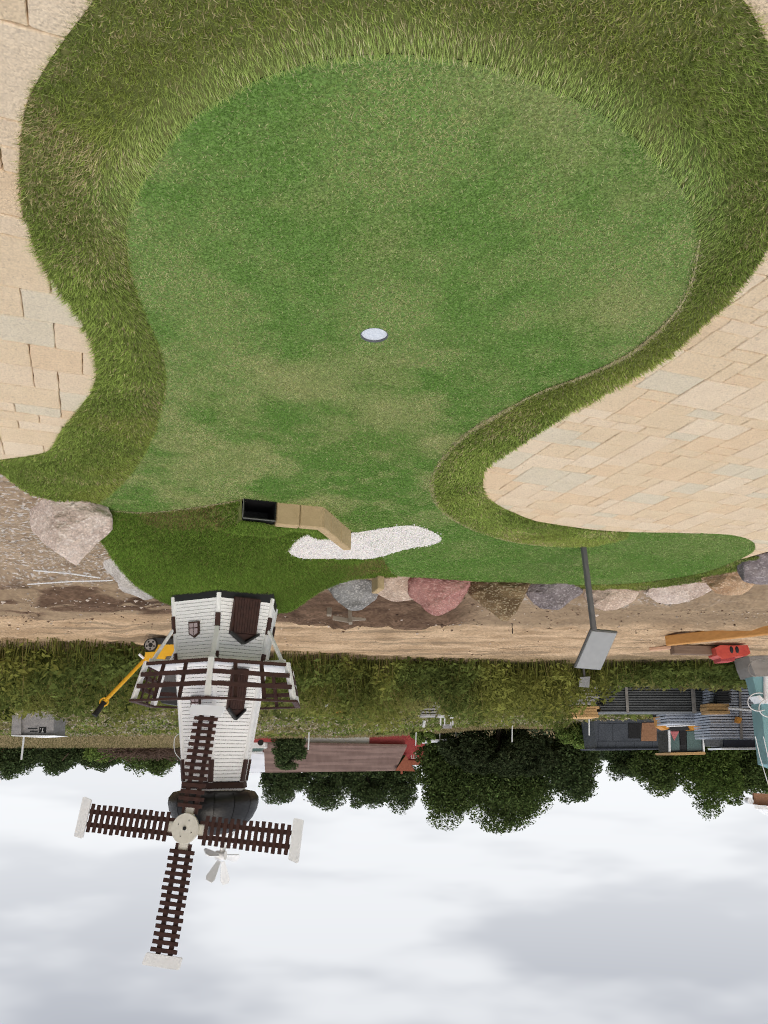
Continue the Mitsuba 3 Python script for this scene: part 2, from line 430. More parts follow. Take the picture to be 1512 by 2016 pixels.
def mound_z(x, y):
    q = np.column_stack([np.ravel(x), np.ravel(y)])
    df = front_tree.query(q)[0]
    db = back_tree.query(q)[0]
    dk = kerb_tree.query(q)[0]
    h = 0.262 * sm(0, 1.15, df) ** 0.85 * (0.25 + 0.75 * sm(-0.1, 0.95, q[:, 0]))
    pq = shapely.points(q[:, 0], q[:, 1])
    kb = Polygon([*kerb_line[1:], *(kerb_line[1:] + [0.0, 0.12])[::-1]]).buffer(0)
    h = np.maximum(h, 0.120 * (1 - sm(0.0, 0.40, shapely.distance(kb, pq))) * sm(-0.01, 0.06, df))
    dt = shapely.distance(TUN.buffer(0.01), pq)
    h = np.maximum(h, np.where(dt < 0.001, 0.138, 0.136 * (1 - sm(0.0, 0.34, dt)) * sm(0, 0.12, df)))
    h = h * sm(-0.02, 0.16, db) + 0.012 * (nfbm(q[:, 0], q[:, 1], 4.0, 3, 5) - 0.5) * sm(0, 0.2, df)
    dg_ = shapely.distance(GRAVEL.buffer(0.01), pq)
    gv = np.minimum(h, (0.012 + 0.085 * sm(0.2, 0.55, q[:, 0])) * sm(0, 0.10, df))
    h = gv + (h - gv) * sm(0.0, 0.16, dg_)
    return h.reshape(np.shape(x))


# ------------------------------------------------------------------ the ground
def ground_z(x, y):
    x, y = np.asarray(x, float), np.asarray(y, float)
    z = np.full(x.shape, -0.045)
    far = sm(6.6, 7.4, y)
    lumps = 0.05 * (nfbm(x, y, 1.3, 4, 2) - 0.5) + 0.05 * (nfbm(x, y * 2.2, 5.0, 3, 9) - 0.5)
    z = z + (0.02 + lumps) * far
    left = sm(2.0, 2.35, x) * sm(3.6, 4.4, y)
    z = z + left * (0.015 + 0.09 * (nfbm(x, y, 3.5, 4, 21) - 0.45))
    wob = 0.5 * (nfbm(x, y, 0.8, 3, 31) - 0.5)
    for yc, wd, hh, x0, x1 in ((8.75, 0.34, 0.15, -0.9, 1.0), (9.35, 0.30, 0.07, -9, -0.6), (6.75, 0.25, 0.12, 2.3, 6), (7.6, 0.30, 0.10, 1.9, 6), (7.9, 0.4, 0.10, -4.2, -1.3)):
        m = np.exp(-((y + wob - yc) / wd) ** 2) * sm(x0 - 0.4, x0 + 0.3, x) * (1 - sm(x1 - 0.3, x1 + 0.4, x))
        z = z + m * hh * (0.55 + 0.9 * nfbm(x, y, 7.0, 3, 41))
    z = z + 0.022 * np.sin((y + 0.35 * np.sin(x * 0.35)) * 7.0) * nfbm(x, y, 0.5, 2, 77) * sm(9.2, 9.8, y) * (1 - sm(12.5, 13.5, y))
    # the field: falls away to the side of the machines, a bank at 64 m, lower land behind it
    z = z - 0.5 * sm(18, 30, y) * (1 - sm(-6, 1, x)) * (1 - sm(50, 62, y))
    crest = -1.08 + 0.9 * sm(-16, 4, x) + 0.75 * sm(9, 17, x)
    z = z + crest * sm(46, 64, y) - 2.3 * sm(66, 84, y)
    return z


def axis_lines(fine0, fine1, step, lo, hi, grow=1.18):
    a = list(np.arange(fine0, fine1 + 1e-9, step))
    s, v = step, fine1
    while v < hi:
        s *= grow
        v += s
        a.append(v)
    s, v = step, fine0
    while v > lo:
        s *= grow
        v -= s
        a.insert(0, v)
    return np.array(a)


gx, gy = axis_lines(-6.0, 6.5, 0.07, -260, 260), axis_lines(3.6, 13.4, 0.06, -40, 420, 1.12)
X, Y = np.meshgrid(gx, gy, indexing='ij')
Z = ground_z(X, Y)
nx, ny = X.shape
ii, jj = np.meshgrid(np.arange(nx - 1), np.arange(ny - 1), indexing='ij')
q = np.stack([ii * ny + jj, (ii + 1) * ny + jj, (ii + 1) * ny + jj + 1, ii * ny + jj + 1], -1).reshape(-1, 4)


def ground_col(p, n, uv):
    wob = 0.9 * (fbm(p.x * 0.7, p.y * 0.9, 0.0, 3) - 0.5)
    y = p.y + wob
    streak = 0.30 * fbm(p.x * 0.9, p.y * 6, 0.0, 4) + 0.70 * fbm(p.x * 2.6, p.y * 5.5, 7.0, 5)
    fine = noise(p.x * 45, p.y * 60)
    stone = smoothstep(0.66, 0.80, noise(p.x * 55, p.y * 60, 3.0))
    sand = mix((0.36, 0.25, 0.155), (0.58, 0.43, 0.285), smoothstep(0.2, 0.8, streak)) * (0.82 + 0.36 * fine)
    soil = mix((0.06, 0.036, 0.024), (0.20, 0.13, 0.088), fbm(p.x * 5, p.y * 9, 0.0, 4)) * (0.7 + 0.6 * fine)
    clay = mix((0.21, 0.15, 0.10), (0.40, 0.30, 0.20), streak) * (0.85 + 0.3 * fine)
    gravel = mix(mix((0.24, 0.175, 0.12), (0.42, 0.325, 0.235), fbm(p.x * 9, p.y * 14, 0.0, 3)), (0.50, 0.47, 0.44), stone) * (0.75 + 0.5 * fine)
    side = smoothstep(1.7, 2.1, p.x)
    near = mix(mix(soil, clay, smoothstep(-0.6, -1.4, p.x + 0.4 * wob)), mix(soil, clay, smoothstep(0.45, 0.6, fbm(p.x * 2, p.y * 4, 1.0, 3))), side)
    c = mix(mix(clay, gravel, smoothstep(0.42, 0.55, fbm(p.x * 1.5, p.y * 2.4, 5.0, 3))), gravel, side)
    c = mix(c, near, smoothstep(7.3, 7.7, y + 1.0 * side))
    c = mix(c, sand, smoothstep(9.0, 9.35, y + 0.45 * side))
    wet = smoothstep(0.58, 0.68, fbm(p.x * 0.9, p.y * 7, 9.0, 3)) * smoothstep(9.0, 9.4, y)
    c = mix(c, clay * 0.75, wet * 0.7)
    weed = mix((0.035, 0.04, 0.018), (0.10, 0.085, 0.045), fbm(p.x * 1.2, p.y * 1.2, 0.0, 3))
    c = mix(c, weed, smoothstep(12.2, 13.6, y))
    dry = mix((0.16, 0.125, 0.065), (0.27, 0.215, 0.12), fbm(p.x * 0.5, p.y * 0.5, 0.0, 4))
    return mix(c, dry, smoothstep(44, 50, p.y + 3 * wob))


def ground_bump(p, n, uv):
    return 0.6 * fbm(p.x * 9, p.y * 13, 0.0, 3) + 0.4 * noise(p.x * 42, p.y * 42)


bumped('mat_ground', mikit.proc(ground_col), ground_bump, 0.05, 0.95, 0.15)
single('ground', (np.stack([X, Y, Z], -1).reshape(-1, 3), q), 'mat_ground', 'sandy building-site ground of tan sand, dark soil ridges and far dry grass', 'ground', kind='structure', smooth=True)

# ------------------------------------------------------------------ the putting green
def turf_tone(x, y):
    """0..1 worn paleness and 0..1 dark lushness of the short turf at a place"""
    worn = sm(0.42, 0.66, nfbm(x, y, 3.0, 5, 51)) * 0.75 + 0.35 * sm(0.50, 0.68, nfbm(x, y, 8.0, 4, 52))
    return worn * (0.25 + 0.75 * (1 - sm(4.4, 5.4, y))) 


def turf_color(p, n, uv):
    w = smoothstep(0.46, 0.74, fbm(p.x * 2.4, p.y * 2.4, 0.0, 4))
    f = noise(p.x * 210, p.y * 210)
    c = mix((0.150, 0.260, 0.065), (0.23, 0.29, 0.10), w)
    return c * (0.55 + 0.8 * f)


mat('mat_turf', mikit.proc(turf_color), 0.8, spec=0.2)
green = single('putting_green', flat(green_hole, 0.0), 'mat_turf', 'short artificial turf putting green with a hole, winding past the paving', 'putting green', kind='structure')
# pale raw edges of the turf
def seam(line, w, z, name='edge_strip'):
    s = LineString(line).buffer(w, cap_style=2)
    part(green, name, flat(s if s.geom_type == 'Polygon' else max(s.geoms, key=lambda g: g.area), z), 'mat_turf_seam')
seam(gr[:-30], 0.003, 0.004)
seam(mound_front, 0.003, 0.004)

A = GREEN.area
N = 470000
pts = inside(GREEN, N)
keep = rng.random(N) < np.clip((3.6 / np.maximum(pts[:, 1], 1.0)) ** 1.6, 0.25, 1)
keep &= np.hypot(pts[:, 0] - CUP[0], pts[:, 1] - CUP[1]) > CUP_R + 0.003
pts = pts[keep]
far = np.clip(pts[:, 1] / 2.5, 1, 2.6)
w_ = turf_tone(pts[:, 0], pts[:, 1])
r1 = rng.random(len(pts))
base = np.array([0.178, 0.335, 0.076])[None] * (1 - w_[:, None]) + np.array([0.44, 0.47, 0.20])[None] * w_[:, None]
pale = (rng.random(len(pts)) < 0.07 + 0.36 * w_)
base = np.where(pale[:, None], np.array([0.56, 0.57, 0.30])[None] * (0.7 + 0.6 * r1[:, None]), base * (0.65 + 0.75 * r1[:, None]))
edge = cKDTree(np.vstack([gl, gr])).query(pts)[0]
ang = rng.random(len(pts)) * 2 * np.pi
ln = 0.006 + 0.004 * rng.random(len(pts))
lean = np.stack([np.cos(ang), np.sin(ang)], 1) * ln[:, None] * far[:, None]
v, f, c = blades(np.column_stack([pts, np.full(len(pts), 0.0003)]), (0.0018 + 0.0035 * rng.random(len(pts))) * far ** 0.4, 0.0034 * far, lean, base, mid=False)
single('short_turf', (v, f), 'mat_grass', 'short cropped green turf fibres with pale worn patches covering the putting green', 'turf', kind='stuff', smooth=True, color=c)

# the cup: a white liner sunk a little below the turf
cup = thing('golf_hole', 'white round golf hole cup sunk in the putting green turf', 'golf hole')
ring = trimesh.creation.annulus(CUP_R - 0.003, CUP_R, 0.03, sections=48)
ring.apply_translation([CUP[0], CUP[1], -0.0145])
mat('mat_cup_rim', (0.10, 0.105, 0.11), 0.5)
mat('mat_cup_white', (0.70, 0.76, 0.84), 0.35)
part(cup, 'rim', ring, 'mat_cup_rim', smooth=40)
lid = trimesh.creation.cylinder(CUP_R - 0.0035, 0.006, sections=48)
lid.apply_translation([CUP[0], CUP[1], -0.011])
part(cup, 'liner', lid, 'mat_cup_white', smooth=40)

# ------------------------------------------------------------------ rough grass round the green
def dense(line, s=0.004):
    return np.array(LineString(line).segmentize(s).coords)


inner_pts = dense(np.vstack([gl, gr[1:]]))
inner_tree = cKDTree(inner_pts)
outer_tree = cKDTree(np.vstack([dense(pl), dense(pr)]))
soil_sheet = ROUGH.buffer(0.01).difference(GREEN)
mat('mat_rough_base', mikit.proc(lambda p, n, uv: mix((0.11, 0.15, 0.036), (0.19, 0.19, 0.07), fbm(p.x * 30, p.y * 30, 0.0, 3))), 0.95)
soil_sheet = max(soil_sheet.geoms, key=lambda g: g.area) if soil_sheet.geom_type != 'Polygon' else soil_sheet
single('turf_base', flat(soil_sheet, -0.003), 'mat_rough_base', 'dark backing soil under the longer rough grass fringe', 'soil', kind='structure')


def rough_fill(poly, per_m2, scale=1.0, zf=None, seed=0, inner=True, dark=1.0):
    n = int(poly.area * per_m2)
    p = inside(poly, n)
    di, ki = inner_tree.query(p)
    do, _ = outer_tree.query(p)
    x, y = p[:, 0], p[:, 1]
    far = np.clip(y / 2.2, 0.8, 2.4)
    a = rng.random(n) * 2 * np.pi
    h = (0.013 + 0.012 * rng.random(n)) * scale
    ln = (0.013 + 0.017 * rng.random(n)) * scale
    # the pile is combed: swirls of its own, towards the green at the inner edge, outwards at the paving
    sw = 2 * np.pi * 1.6 * nfbm(x, y, 1.7, 2, 71)
    L = np.stack([np.cos(a), np.sin(a)], 1) * 0.55 + np.stack([np.cos(sw), np.sin(sw)], 1) * 0.45
    to = inner_pts[ki] - p
    to /= np.linalg.norm(to, axis=1, keepdims=True) + 1e-9
    to = np.where(shapely.contains_xy(GREEN, x, y)[:, None], -to, to)
    wi = (1 - sm(0.02, 0.16, di))[:, None] if inner else np.zeros((n, 1))
    L = L * (1 - 0.7 * wi) + to * 0.62 * wi
    wo = (1 - sm(0.0, 0.05, do))[:, None]
    L = L * (1 - 0.35 * wo) - to * 0.65 * wo
    L = L * ln[:, None]
    tan = sm(0.52, 0.70, nfbm(x, y, 3.2, 4, 61)) * (0.35 + 0.65 * (1 - sm(1.5, 2.1, y)))
    tan = np.maximum(tan, 0.35 * (1 - sm(1.25, 1.5, y)))
    r = rng.random(n)
    g = np.array([0.330, 0.430, 0.110]) * (0.4 + 1.1 * rng.random((n, 1)))
    yel = sm(0.45, 0.7, nfbm(x, y, 1.9, 3, 64))[:, None]
    g = g * (1 - 0.35 * yel) + np.array([0.50, 0.52, 0.14]) * 0.35 * yel
    t = np.array([0.70, 0.60, 0.35]) * (0.55 + 0.75 * rng.random((n, 1)))
    col = np.where((r < 0.04 + 0.55 * tan)[:, None], t, g)
    wc = wi * (1 - sm(1.75, 2.3, y))[:, None]
    col = col * (1 + 0.15 * wc - 0.10 * (wi - wc)) + np.array([0.03, 0.065, 0.06]) * wc
    z = np.full(n, -0.002) if zf is None else zf(x, y)
    h = h * (1 - 0.30 * wi[:, 0])
    return blades(np.column_stack([p, z]), h, 0.0032 * far * (0.7 + 0.6 * rng.random(n)), L, col * dark, mid=True)


fine_zone = ROUGH.buffer(0.004)
near_zone = fine_zone.intersection(sbox(-3, 0.9, 3, 2.4))
far_zone = fine_zone.intersection(sbox(-3, 2.4, 3, 8))
sp_ = np.vstack([dense(gr[:-30], 0.0006), dense(mound_front, 0.0012)])
sp_ = sp_[rng.random(len(sp_)) < 0.35 + 0.9 * sm(0.35, 0.65, nfbm(sp_[:, 0], sp_[:, 1], 6.0, 3, 88))]
sp_ = sp_ + rng.normal(0, 1, sp_.shape) * (0.003 + 0.006 * nfbm(sp_[:, 0], sp_[:, 1], 3.0, 2, 89))[:, None]
sl_ = rng.normal(0, 0.007, sp_.shape)
seam_fuzz = blades(np.column_stack([sp_, np.full(len(sp_), 0.002)]), 0.006 + 0.008 * rng.random(len(sp_)), np.full(len(sp_), 0.0035), sl_, np.array([[0.70, 0.62, 0.42]]) * rng.uniform(0.6, 1.15, (len(sp_), 1)), mid=False)
v, f, c = join([seam_fuzz, rough_fill(near_zone, 40000), rough_fill(far_zone, 27000), rough_fill(back_strip, 18000, 1.0, inner=False, dark=0.75)])
single('rough_grass', (v, f), 'mat_grass', 'longer olive green rough grass fringe around the putting green with tan dry patches', 'grass', kind='stuff', smooth=True, color=c)

# ------------------------------------------------------------------ paving: ashlar pavers laid on a 70 degree grid, clipped to the curved edges
def lay_paving(region, label, seed, U=0.083):
    base = single('paving', flat(region, -0.016), 'mat_joint', label, 'paving', kind='structure')
    rr = random.Random(seed)
    rot = 70.0
    loc = affinity.rotate(region, -rot, origin=(0, 0))
    x0, y0, x1, y1 = loc.bounds
    nx_, ny_ = int((x1 - x0) / U) + 4, int((y1 - y0) / U) + 4
    i0, j0 = math.floor(x0 / U) - 1, math.floor(y0 / U) - 1
    taken = np.zeros((nx_, ny_), bool)
    sizes = [(2, 2), (3, 2), (2, 3), (2, 2), (3, 2), (2, 1), (1, 2), (3, 3), (2, 2), (2, 3)]
    cells = []
    for j in range(ny_):
        for i in range(nx_):
            if taken[i, j]:
                continue
            opts = sizes[:]
            rr.shuffle(opts)
            for a, b in opts + [(2, 1), (1, 2), (1, 1)]:
                if i + a <= nx_ and j + b <= ny_ and not taken[i:i + a, j:j + b].any():
                    taken[i:i + a, j:j + b] = True
                    cells.append((i, j, a, b))
                    break
    made = []
    edge = region.buffer(-0.002).simplify(0.0008)
    for i, j, a, b in cells:
        g = 0.0018
        xa, ya, xb, yb = (i0 + i) * U + g, (j0 + j) * U + g, (i0 + i + a) * U - g, (j0 + j + b) * U - g
        ring = []
        for (ax, ay), (bx, by) in (((xa, ya), (xb, ya)), ((xb, ya), (xb, yb)), ((xb, yb), (xa, yb)), ((xa, yb), (xa, ya))):
            for t in (0.02, 0.2, 0.4, 0.6, 0.8, 0.98) if a * b > 1 else (0.05, 0.5, 0.95):
                ring.append((ax + (bx - ax) * t + rr.uniform(-0.0026, 0.0022), ay + (by - ay) * t + rr.uniform(-0.0026, 0.0022)))
        poly = affinity.rotate(Polygon(ring), rot, origin=(0, 0)).buffer(0).intersection(edge)
        if poly.is_empty:
            continue
        poly = max(poly.geoms, key=lambda g_: g_.area) if hasattr(poly, 'geoms') else poly
        if poly.geom_type != 'Polygon' or poly.area < 0.0006:
            continue
        made.append(poly)
    return base, made


def paver_mesh(poly, top, tilt, bev=0.0035):
    inner = poly.buffer(-bev, join_style=2)
    if inner.is_empty or inner.geom_type != 'Polygon':
        return None
    n = len(poly.exterior.coords) - 1
    o = np.array(poly.exterior.coords)[:-1]
    cen = np.array(poly.centroid.coords[0])
    d = o - cen
    L = np.linalg.norm(d, axis=1, keepdims=True)
    i_ = cen + d * (1 - bev / np.maximum(L, bev * 2))
    zt = lambda q_: top + (q_ - cen) @ tilt
    v = np.vstack([np.column_stack([o, np.full(n, -0.02)]), np.column_stack([o, zt(o) - 0.0045]), np.column_stack([i_, zt(i_)])])
    k = np.arange(n)
    k2 = (k + 1) % n
    f = [np.stack([k, k2, k2 + n], 1), np.stack([k, k2 + n, k + n], 1), np.stack([k + n, k2 + n, k2 + 2 * n], 1), np.stack([k + n, k2 + 2 * n, k + 2 * n], 1)]
    tv, tf = trimesh.creation.triangulate_polygon(Polygon(i_), engine='earcut')
    # earcut keeps the ring's order up to rotation: match by nearest
    idx = cKDTree(i_).query(tv)[1]
    tf = idx[tf]
    m = trimesh.Trimesh(v, np.vstack(f + [tf + 2 * n]), process=False)
    fn = m.face_normals
    if fn[-len(tf):, 2].mean() < 0:
        m.faces[-len(tf):] = m.faces[-len(tf):][:, ::-1]
    if not poly.exterior.is_ccw:
        m.faces[:4 * n] = m.faces[:4 * n][:, ::-1]
    return m


prr = random.Random(5)


def visible(poly):
    c = poly.centroid
    y, z = c.y, -H
    fwd = y * CT - z * ST
    if fwd < 0.3:
        return 0
    px, py = 756 - F * c.x / fwd, 1008 + F * (y * ST + z * CT) / fwd
    if not (-60 < px < 1572 and -60 < py < 2016):
        return 0
    return poly.area * (F / fwd) ** 2 * (H / math.hypot(H, y))


for region, label, seed, unit in ((PAVE_R, 'beige natural stone paving of mixed rectangular slabs, wide area curving beyond the green', 3, 0.083),
                            (PAVE_L, 'beige natural stone paving strip of mixed rectangular slabs beside the large pink boulder', 21, 0.100)):
    base, polys = lay_paving(region, label, seed, unit)
    polys.sort(key=visible, reverse=True)
    rest = {}
    for k, poly in enumerate(polys):
        c0 = poly.centroid
        tone = prr.choices(range(5), (30, 16, 28, 12, 14))[0]
        m = paver_mesh(poly, 0.003 + prr.uniform(-0.0015, 0.0015), np.array([prr.uniform(-0.008, 0.008), prr.uniform(-0.008, 0.008)]))
        if m is None:
            continue
        if k < 299 and visible(poly) > 0:
            part(base, 'paver', m, f'mat_paver_{tone}')
        else:
            rest.setdefault(0, []).append(m)
    if rest:
        part(base, 'paver_field', rest[0], 'mat_paver_0', kind='stuff')

# ------------------------------------------------------------------ the mound
mx, my = np.meshgrid(np.arange(-0.25, 2.3, 0.02), np.arange(4.5, 7.5, 0.02), indexing='ij')
mz = mound_z(mx, my)
BODY = MOUND.buffer(0.012).difference(LineString(kerb_line[1:]).buffer(0.05))
ins = shapely.contains_xy(BODY, mx.ravel(), my.ravel()).reshape(mx.shape)
mz = np.where(ins, mz, -0.07)
nx, ny = mx.shape
ii, jj = np.meshgrid(np.arange(nx - 1), np.arange(ny - 1), indexing='ij')
q = np.stack([ii * ny + jj, (ii + 1) * ny + jj, (ii + 1) * ny + jj + 1, ii * ny + jj + 1], -1).reshape(-1, 4)
TUN_FRONT = Polygon([kerb_line[0] - [0.012, 0.06], kerb_line[1] - [-0.0, 0.06], kerb_line[1] + [0, 0.045], kerb_line[0] + [0.0, 0.045]])
cut = shapely.contains_xy(TUN_FRONT, mx.ravel(), my.ravel())
q = q[ins.ravel()[q].any(1) & ~cut[q].any(1)]
single('mound', (np.stack([mx, my, mz - 0.004], -1).reshape(-1, 3), q), 'mat_rough_base', 'low grass-covered mound carrying the windmill', 'mound', kind='structure', smooth=True)
zone = MOUND.difference(GRAVEL).difference(LineString(kerb_line[:2]).buffer(0.03)).difference(LineString(kerb_line[1:]).buffer(0.075))
n = int(zone.area * 36000)
p = inside(zone, n)
x, y = p[:, 0], p[:, 1]
L = rng.normal(0, 0.014, (n, 2)) + np.stack([0.010 * (nfbm(x, y, 2.0, 2, 3) - 0.5), -0.006 + 0 * x], 1)
r = rng.random(n)
g = np.array([0.200, 0.310, 0.060]) * (0.45 + 0.95 * rng.random((n, 1))) * (0.85 + 0.5 * nfbm(x, y, 2.2, 3, 17)[:, None])
dry = sm(0.5, 0.72, nfbm(x, y, 4.0, 3, 19)) * (1 - sm(0.1, 0.6, front_tree.query(p)[0]))
col = np.where((r < 0.03 + 0.5 * dry)[:, None], np.array([0.36, 0.29, 0.13]) * (0.6 + 0.6 * rng.random((n, 1))), g)
v, f, c = blades(np.column_stack([p, mound_z(x, y) - 0.005]), 0.016 + 0.012 * rng.random(n), 0.0062 + 0.003 * rng.random(n), L, col, mid=False)
single('mound_grass', (v, f), 'mat_grass', 'dense dark green grass covering the windmill mound', 'grass', kind='stuff', smooth=True, color=c)

# white gravel bed
gpts = np.vstack([inside(GRAVEL, 9500), inside(GRAVEL.buffer(0.04), 300)])
base_s = trimesh.Trimesh([[1, 0, 0], [-1, 0, 0], [0, 1, 0], [0, -1, 0], [0, 0, 1], [0, 0, -1.0]], [[0, 2, 4], [2, 1, 4], [1, 3, 4], [3, 0, 4], [2, 0, 5], [1, 2, 5], [3, 1, 5], [0, 3, 5]], process=False)
V, Fc, C = [], [], []
for k, (x, y) in enumerate(gpts):
    s = rng.uniform(0.004, 0.0085)
    R = trimesh.transformations.random_rotation_matrix(rng.random(3))[:3, :3]
    vv = (base_s.vertices * rng.uniform(0.7, 1.2, (6, 1))) @ R.T * [s, s, s * 0.75]
    V.append(vv + [x, y, 0])
    Fc.append(base_s.faces + 6 * k)
    C.append(np.repeat([[0.80, 0.775, 0.76] * rng.uniform(0.94, 1.06, 3) * rng.uniform(0.86, 1.08)], 6, 0))
V = np.vstack(V)
zz = np.where(shapely.contains_xy(MOUND, gpts[:, 0], gpts[:, 1]), mound_z(gpts[:, 0], gpts[:, 1]), 0.0)
V[:, 2] += np.repeat(zz, 6) + 0.004
mat('mat_gravel_bed', mikit.proc(lambda p, n, uv: mix((0.45, 0.43, 0.42), (0.75, 0.73, 0.72), noise(p.x * 120, p.y * 120))), 0.9)
ggx, ggy = np.meshgrid(np.arange(GRAVEL.bounds[0] - 0.02, GRAVEL.bounds[2] + 0.02, 0.012), np.arange(GRAVEL.bounds[1] - 0.02, GRAVEL.bounds[3] + 0.02, 0.012), indexing='ij')
gin = shapely.contains_xy(GRAVEL.buffer(0.004), ggx.ravel(), ggy.ravel())
ggz = np.where(shapely.contains_xy(MOUND, ggx.ravel(), ggy.ravel()), mound_z(ggx, ggy).ravel(), 0.0) + 0.0035
g1, g2 = ggx.shape
ii, jj = np.meshgrid(np.arange(g1 - 1), np.arange(g2 - 1), indexing='ij')
gq = np.stack([ii * g2 + jj, (ii + 1) * g2 + jj, (ii + 1) * g2 + jj + 1, ii * g2 + jj + 1], -1).reshape(-1, 4)
gq = gq[gin[gq].all(1)]
bed_flat = (np.column_stack([ggx.ravel(), ggy.ravel(), ggz]), gq)
single('white_gravel', (V, np.vstack(Fc)), 'mat_plain_vc', 'bed of bright white crushed gravel behind the sandstone kerb', 'gravel', kind='stuff', color=np.clip(np.vstack(C), 0, 0.86))
single('gravel_base', bed_flat, 'mat_gravel_bed', 'pale bed under the white gravel', 'gravel', kind='structure')

# ------------------------------------------------------------------ kerb blocks and tunnel
def kerb_block(a, b, h, th, z0=-0.02):
    a, b = np.append(a, z0), np.append(b, z0)
    t = (b - a) / np.linalg.norm(b - a)
    nrm = np.array([-t[1], t[0], 0])
    if nrm[1] < 0: nrm = -nrm
    L = np.linalg.norm(b - a) - 0.004
    m = bevel_box((a + b) / 2 + nrm * th / 2 + [0, 0, (h - z0) / 2], t * L, nrm * th, np.array([0, 0, h - z0]), 0.006)
    return m


k0, k1, k2, k3 = kerb_line
kd = (k2 - k1) / 2
kl = thing('kerb', 'low sandstone kerb of square blocks, two straight and three bending back into white gravel', 'kerb')
part(kl, 'block', kerb_block(k1, k1 + kd, 0.145, 0.06), 'mat_sandstone', smooth=30)
part(kl, 'block', kerb_block(k1 + kd, k2, 0.143, 0.06), 'mat_sandstone', smooth=30)
turn = [k2 + [0.0, 0.006], k2 + (k3 - k2) * 0.26, k2 + (k3 - k2) * 0.62, k3]
for a, b in zip(turn[:-1], turn[1:]):
    part(kl, 'block', kerb_block(b, a, 0.14, 0.06), 'mat_sandstone', smooth=30)
e0 = P(744, 1131)[:2]
single('kerb_block', kerb_block(e0, e0 + np.array([0.06, 0.20]), 0.13, 0.06), 'mat_sandstone', 'single sandstone kerb block set in the mound edge near the grey rock', 'kerb stone', smooth=30)
tn = thing('ball_tunnel', 'black rectangular ball tunnel opening in the mound beside the kerb', 'tunnel')
ta, tb = k0, k1
td = np.append((tb - ta), 0)
tw = np.linalg.norm(td)
td /= tw
tnrm = np.array([-td[1], td[0], 0])
tnrm = tnrm if tnrm[1] > 0 else -tnrm
o = np.append(ta, 0.0) - tnrm * 0.012
th_, tl, tt = 0.12, 0.24, 0.006
mat('mat_tunnel', (0.010, 0.010, 0.011), 0.45)
part(tn, 'floor', frame_box(o + [0, 0, 0.002], td * (tw - 0.006), tnrm * tl, np.array([0, 0, tt])), 'mat_tunnel')
part(tn, 'roof', frame_box(o + [0, 0, th_], td * (tw - 0.006), tnrm * tl, np.array([0, 0, tt])), 'mat_tunnel')
part(tn, 'side_wall', frame_box(o + [0, 0, tt + 0.002], td * tt, tnrm * tl, np.array([0, 0, th_ - tt - 0.002])), 'mat_tunnel')
part(tn, 'side_wall', frame_box(o + td * (tw - 0.006 - tt) + [0, 0, tt + 0.002], td * tt, tnrm * tl, np.array([0, 0, th_ - tt - 0.002])), 'mat_tunnel')
part(tn, 'back_wall', frame_box(o + tnrm * (tl - tt) + td * tt + [0, 0, tt + 0.002], td * (tw - 0.006 - 2 * tt), tnrm * tt, np.array([0, 0, th_ - tt - 0.002])), 'mat_tunnel')
mat('mat_lip', (0.16, 0.16, 0.155), 0.5)
part(tn, 'lip', [frame_box(o + [0, 0, th_ + tt + 0.001] - tnrm * 0.004, td * (tw - 0.006), tnrm * 0.008, np.array([0, 0, 0.004])),
                 frame_box(o - td * 0.005 - tnrm * 0.004, td * 0.004, tnrm * 0.008, np.array([0, 0, th_ + tt]))], 'mat_lip')

# ------------------------------------------------------------------ boulders
def boulder(x, y, w, d, h, seed, taper=0.5, z0=-0.06, sq=1.0, cuts=13):
    r = np.random.default_rng(seed)
    m = trimesh.creation.icosphere(subdivisions=5)
    v = m.vertices.copy()
    v = np.sign(v) * np.abs(v) ** sq
    v /= np.abs(v).max()
    # facets: clip against random planes
    for _ in range(cuts):
        nrm = r.normal(size=3)
        nrm /= np.linalg.norm(nrm)
        k = r.uniform(0.70, 0.92)
        dd = v @ nrm - k
        v = v - np.clip(dd, 0, None)[:, None] * nrm * 0.92
    v = v * (1 + 0.10 * (meshkit.fbm(v * 2.2 + seed, 4, seed)[:, None] - 0.5) * 2)
    v = v + 0.018 * (meshkit.fbm(v * 9 + seed, 3, seed + 5)[:, None] - 0.5) * v
    up = np.clip(v[:, 2], -1, 1)
    sc = 1 - taper * np.clip(up + 0.15, 0, None) * 0.75
    v[:, 0] *= sc
    v[:, 1] *= sc
    v[:, 2] = np.where(v[:, 2] < -0.35, -0.35, v[:, 2])
    v = v / np.array([np.abs(v[:, 0]).max(), np.abs(v[:, 1]).max(), 1.0])
    z_ = (v[:, 2] + 0.35) / (v[:, 2].max() + 0.35)
    ca, sa = 1.0, 0.0
    xx, yy = v[:, 0] * w / 2, v[:, 1] * d / 2
    return trimesh.Trimesh(np.column_stack([x + xx * ca - yy * sa, y + xx * sa + yy * ca, z0 + z_ * (h - z0)]), m.faces, process=False)


def place_boulder(pxl, pxr, rowbase, rowtop, depth, mat_, label, seed, taper=0.5, ybias=0.0, cat='boulder', sq=1.0, cuts=13):
    c_ = P((pxl + pxr) / 2, rowbase)
    y = c_[1] + ybias
    a, b = D(pxl, rowbase, y), D(pxr, rowbase, y)
    top = D((pxl + pxr) / 2, rowtop, y + depth * 0.45)
    single('boulder', boulder((a[0] + b[0]) / 2, y + depth * 0.4, abs(a[0] - b[0]) * 1.13, depth, top[2], seed, taper, sq=sq, cuts=cuts), mat_, label, cat, smooth=35)


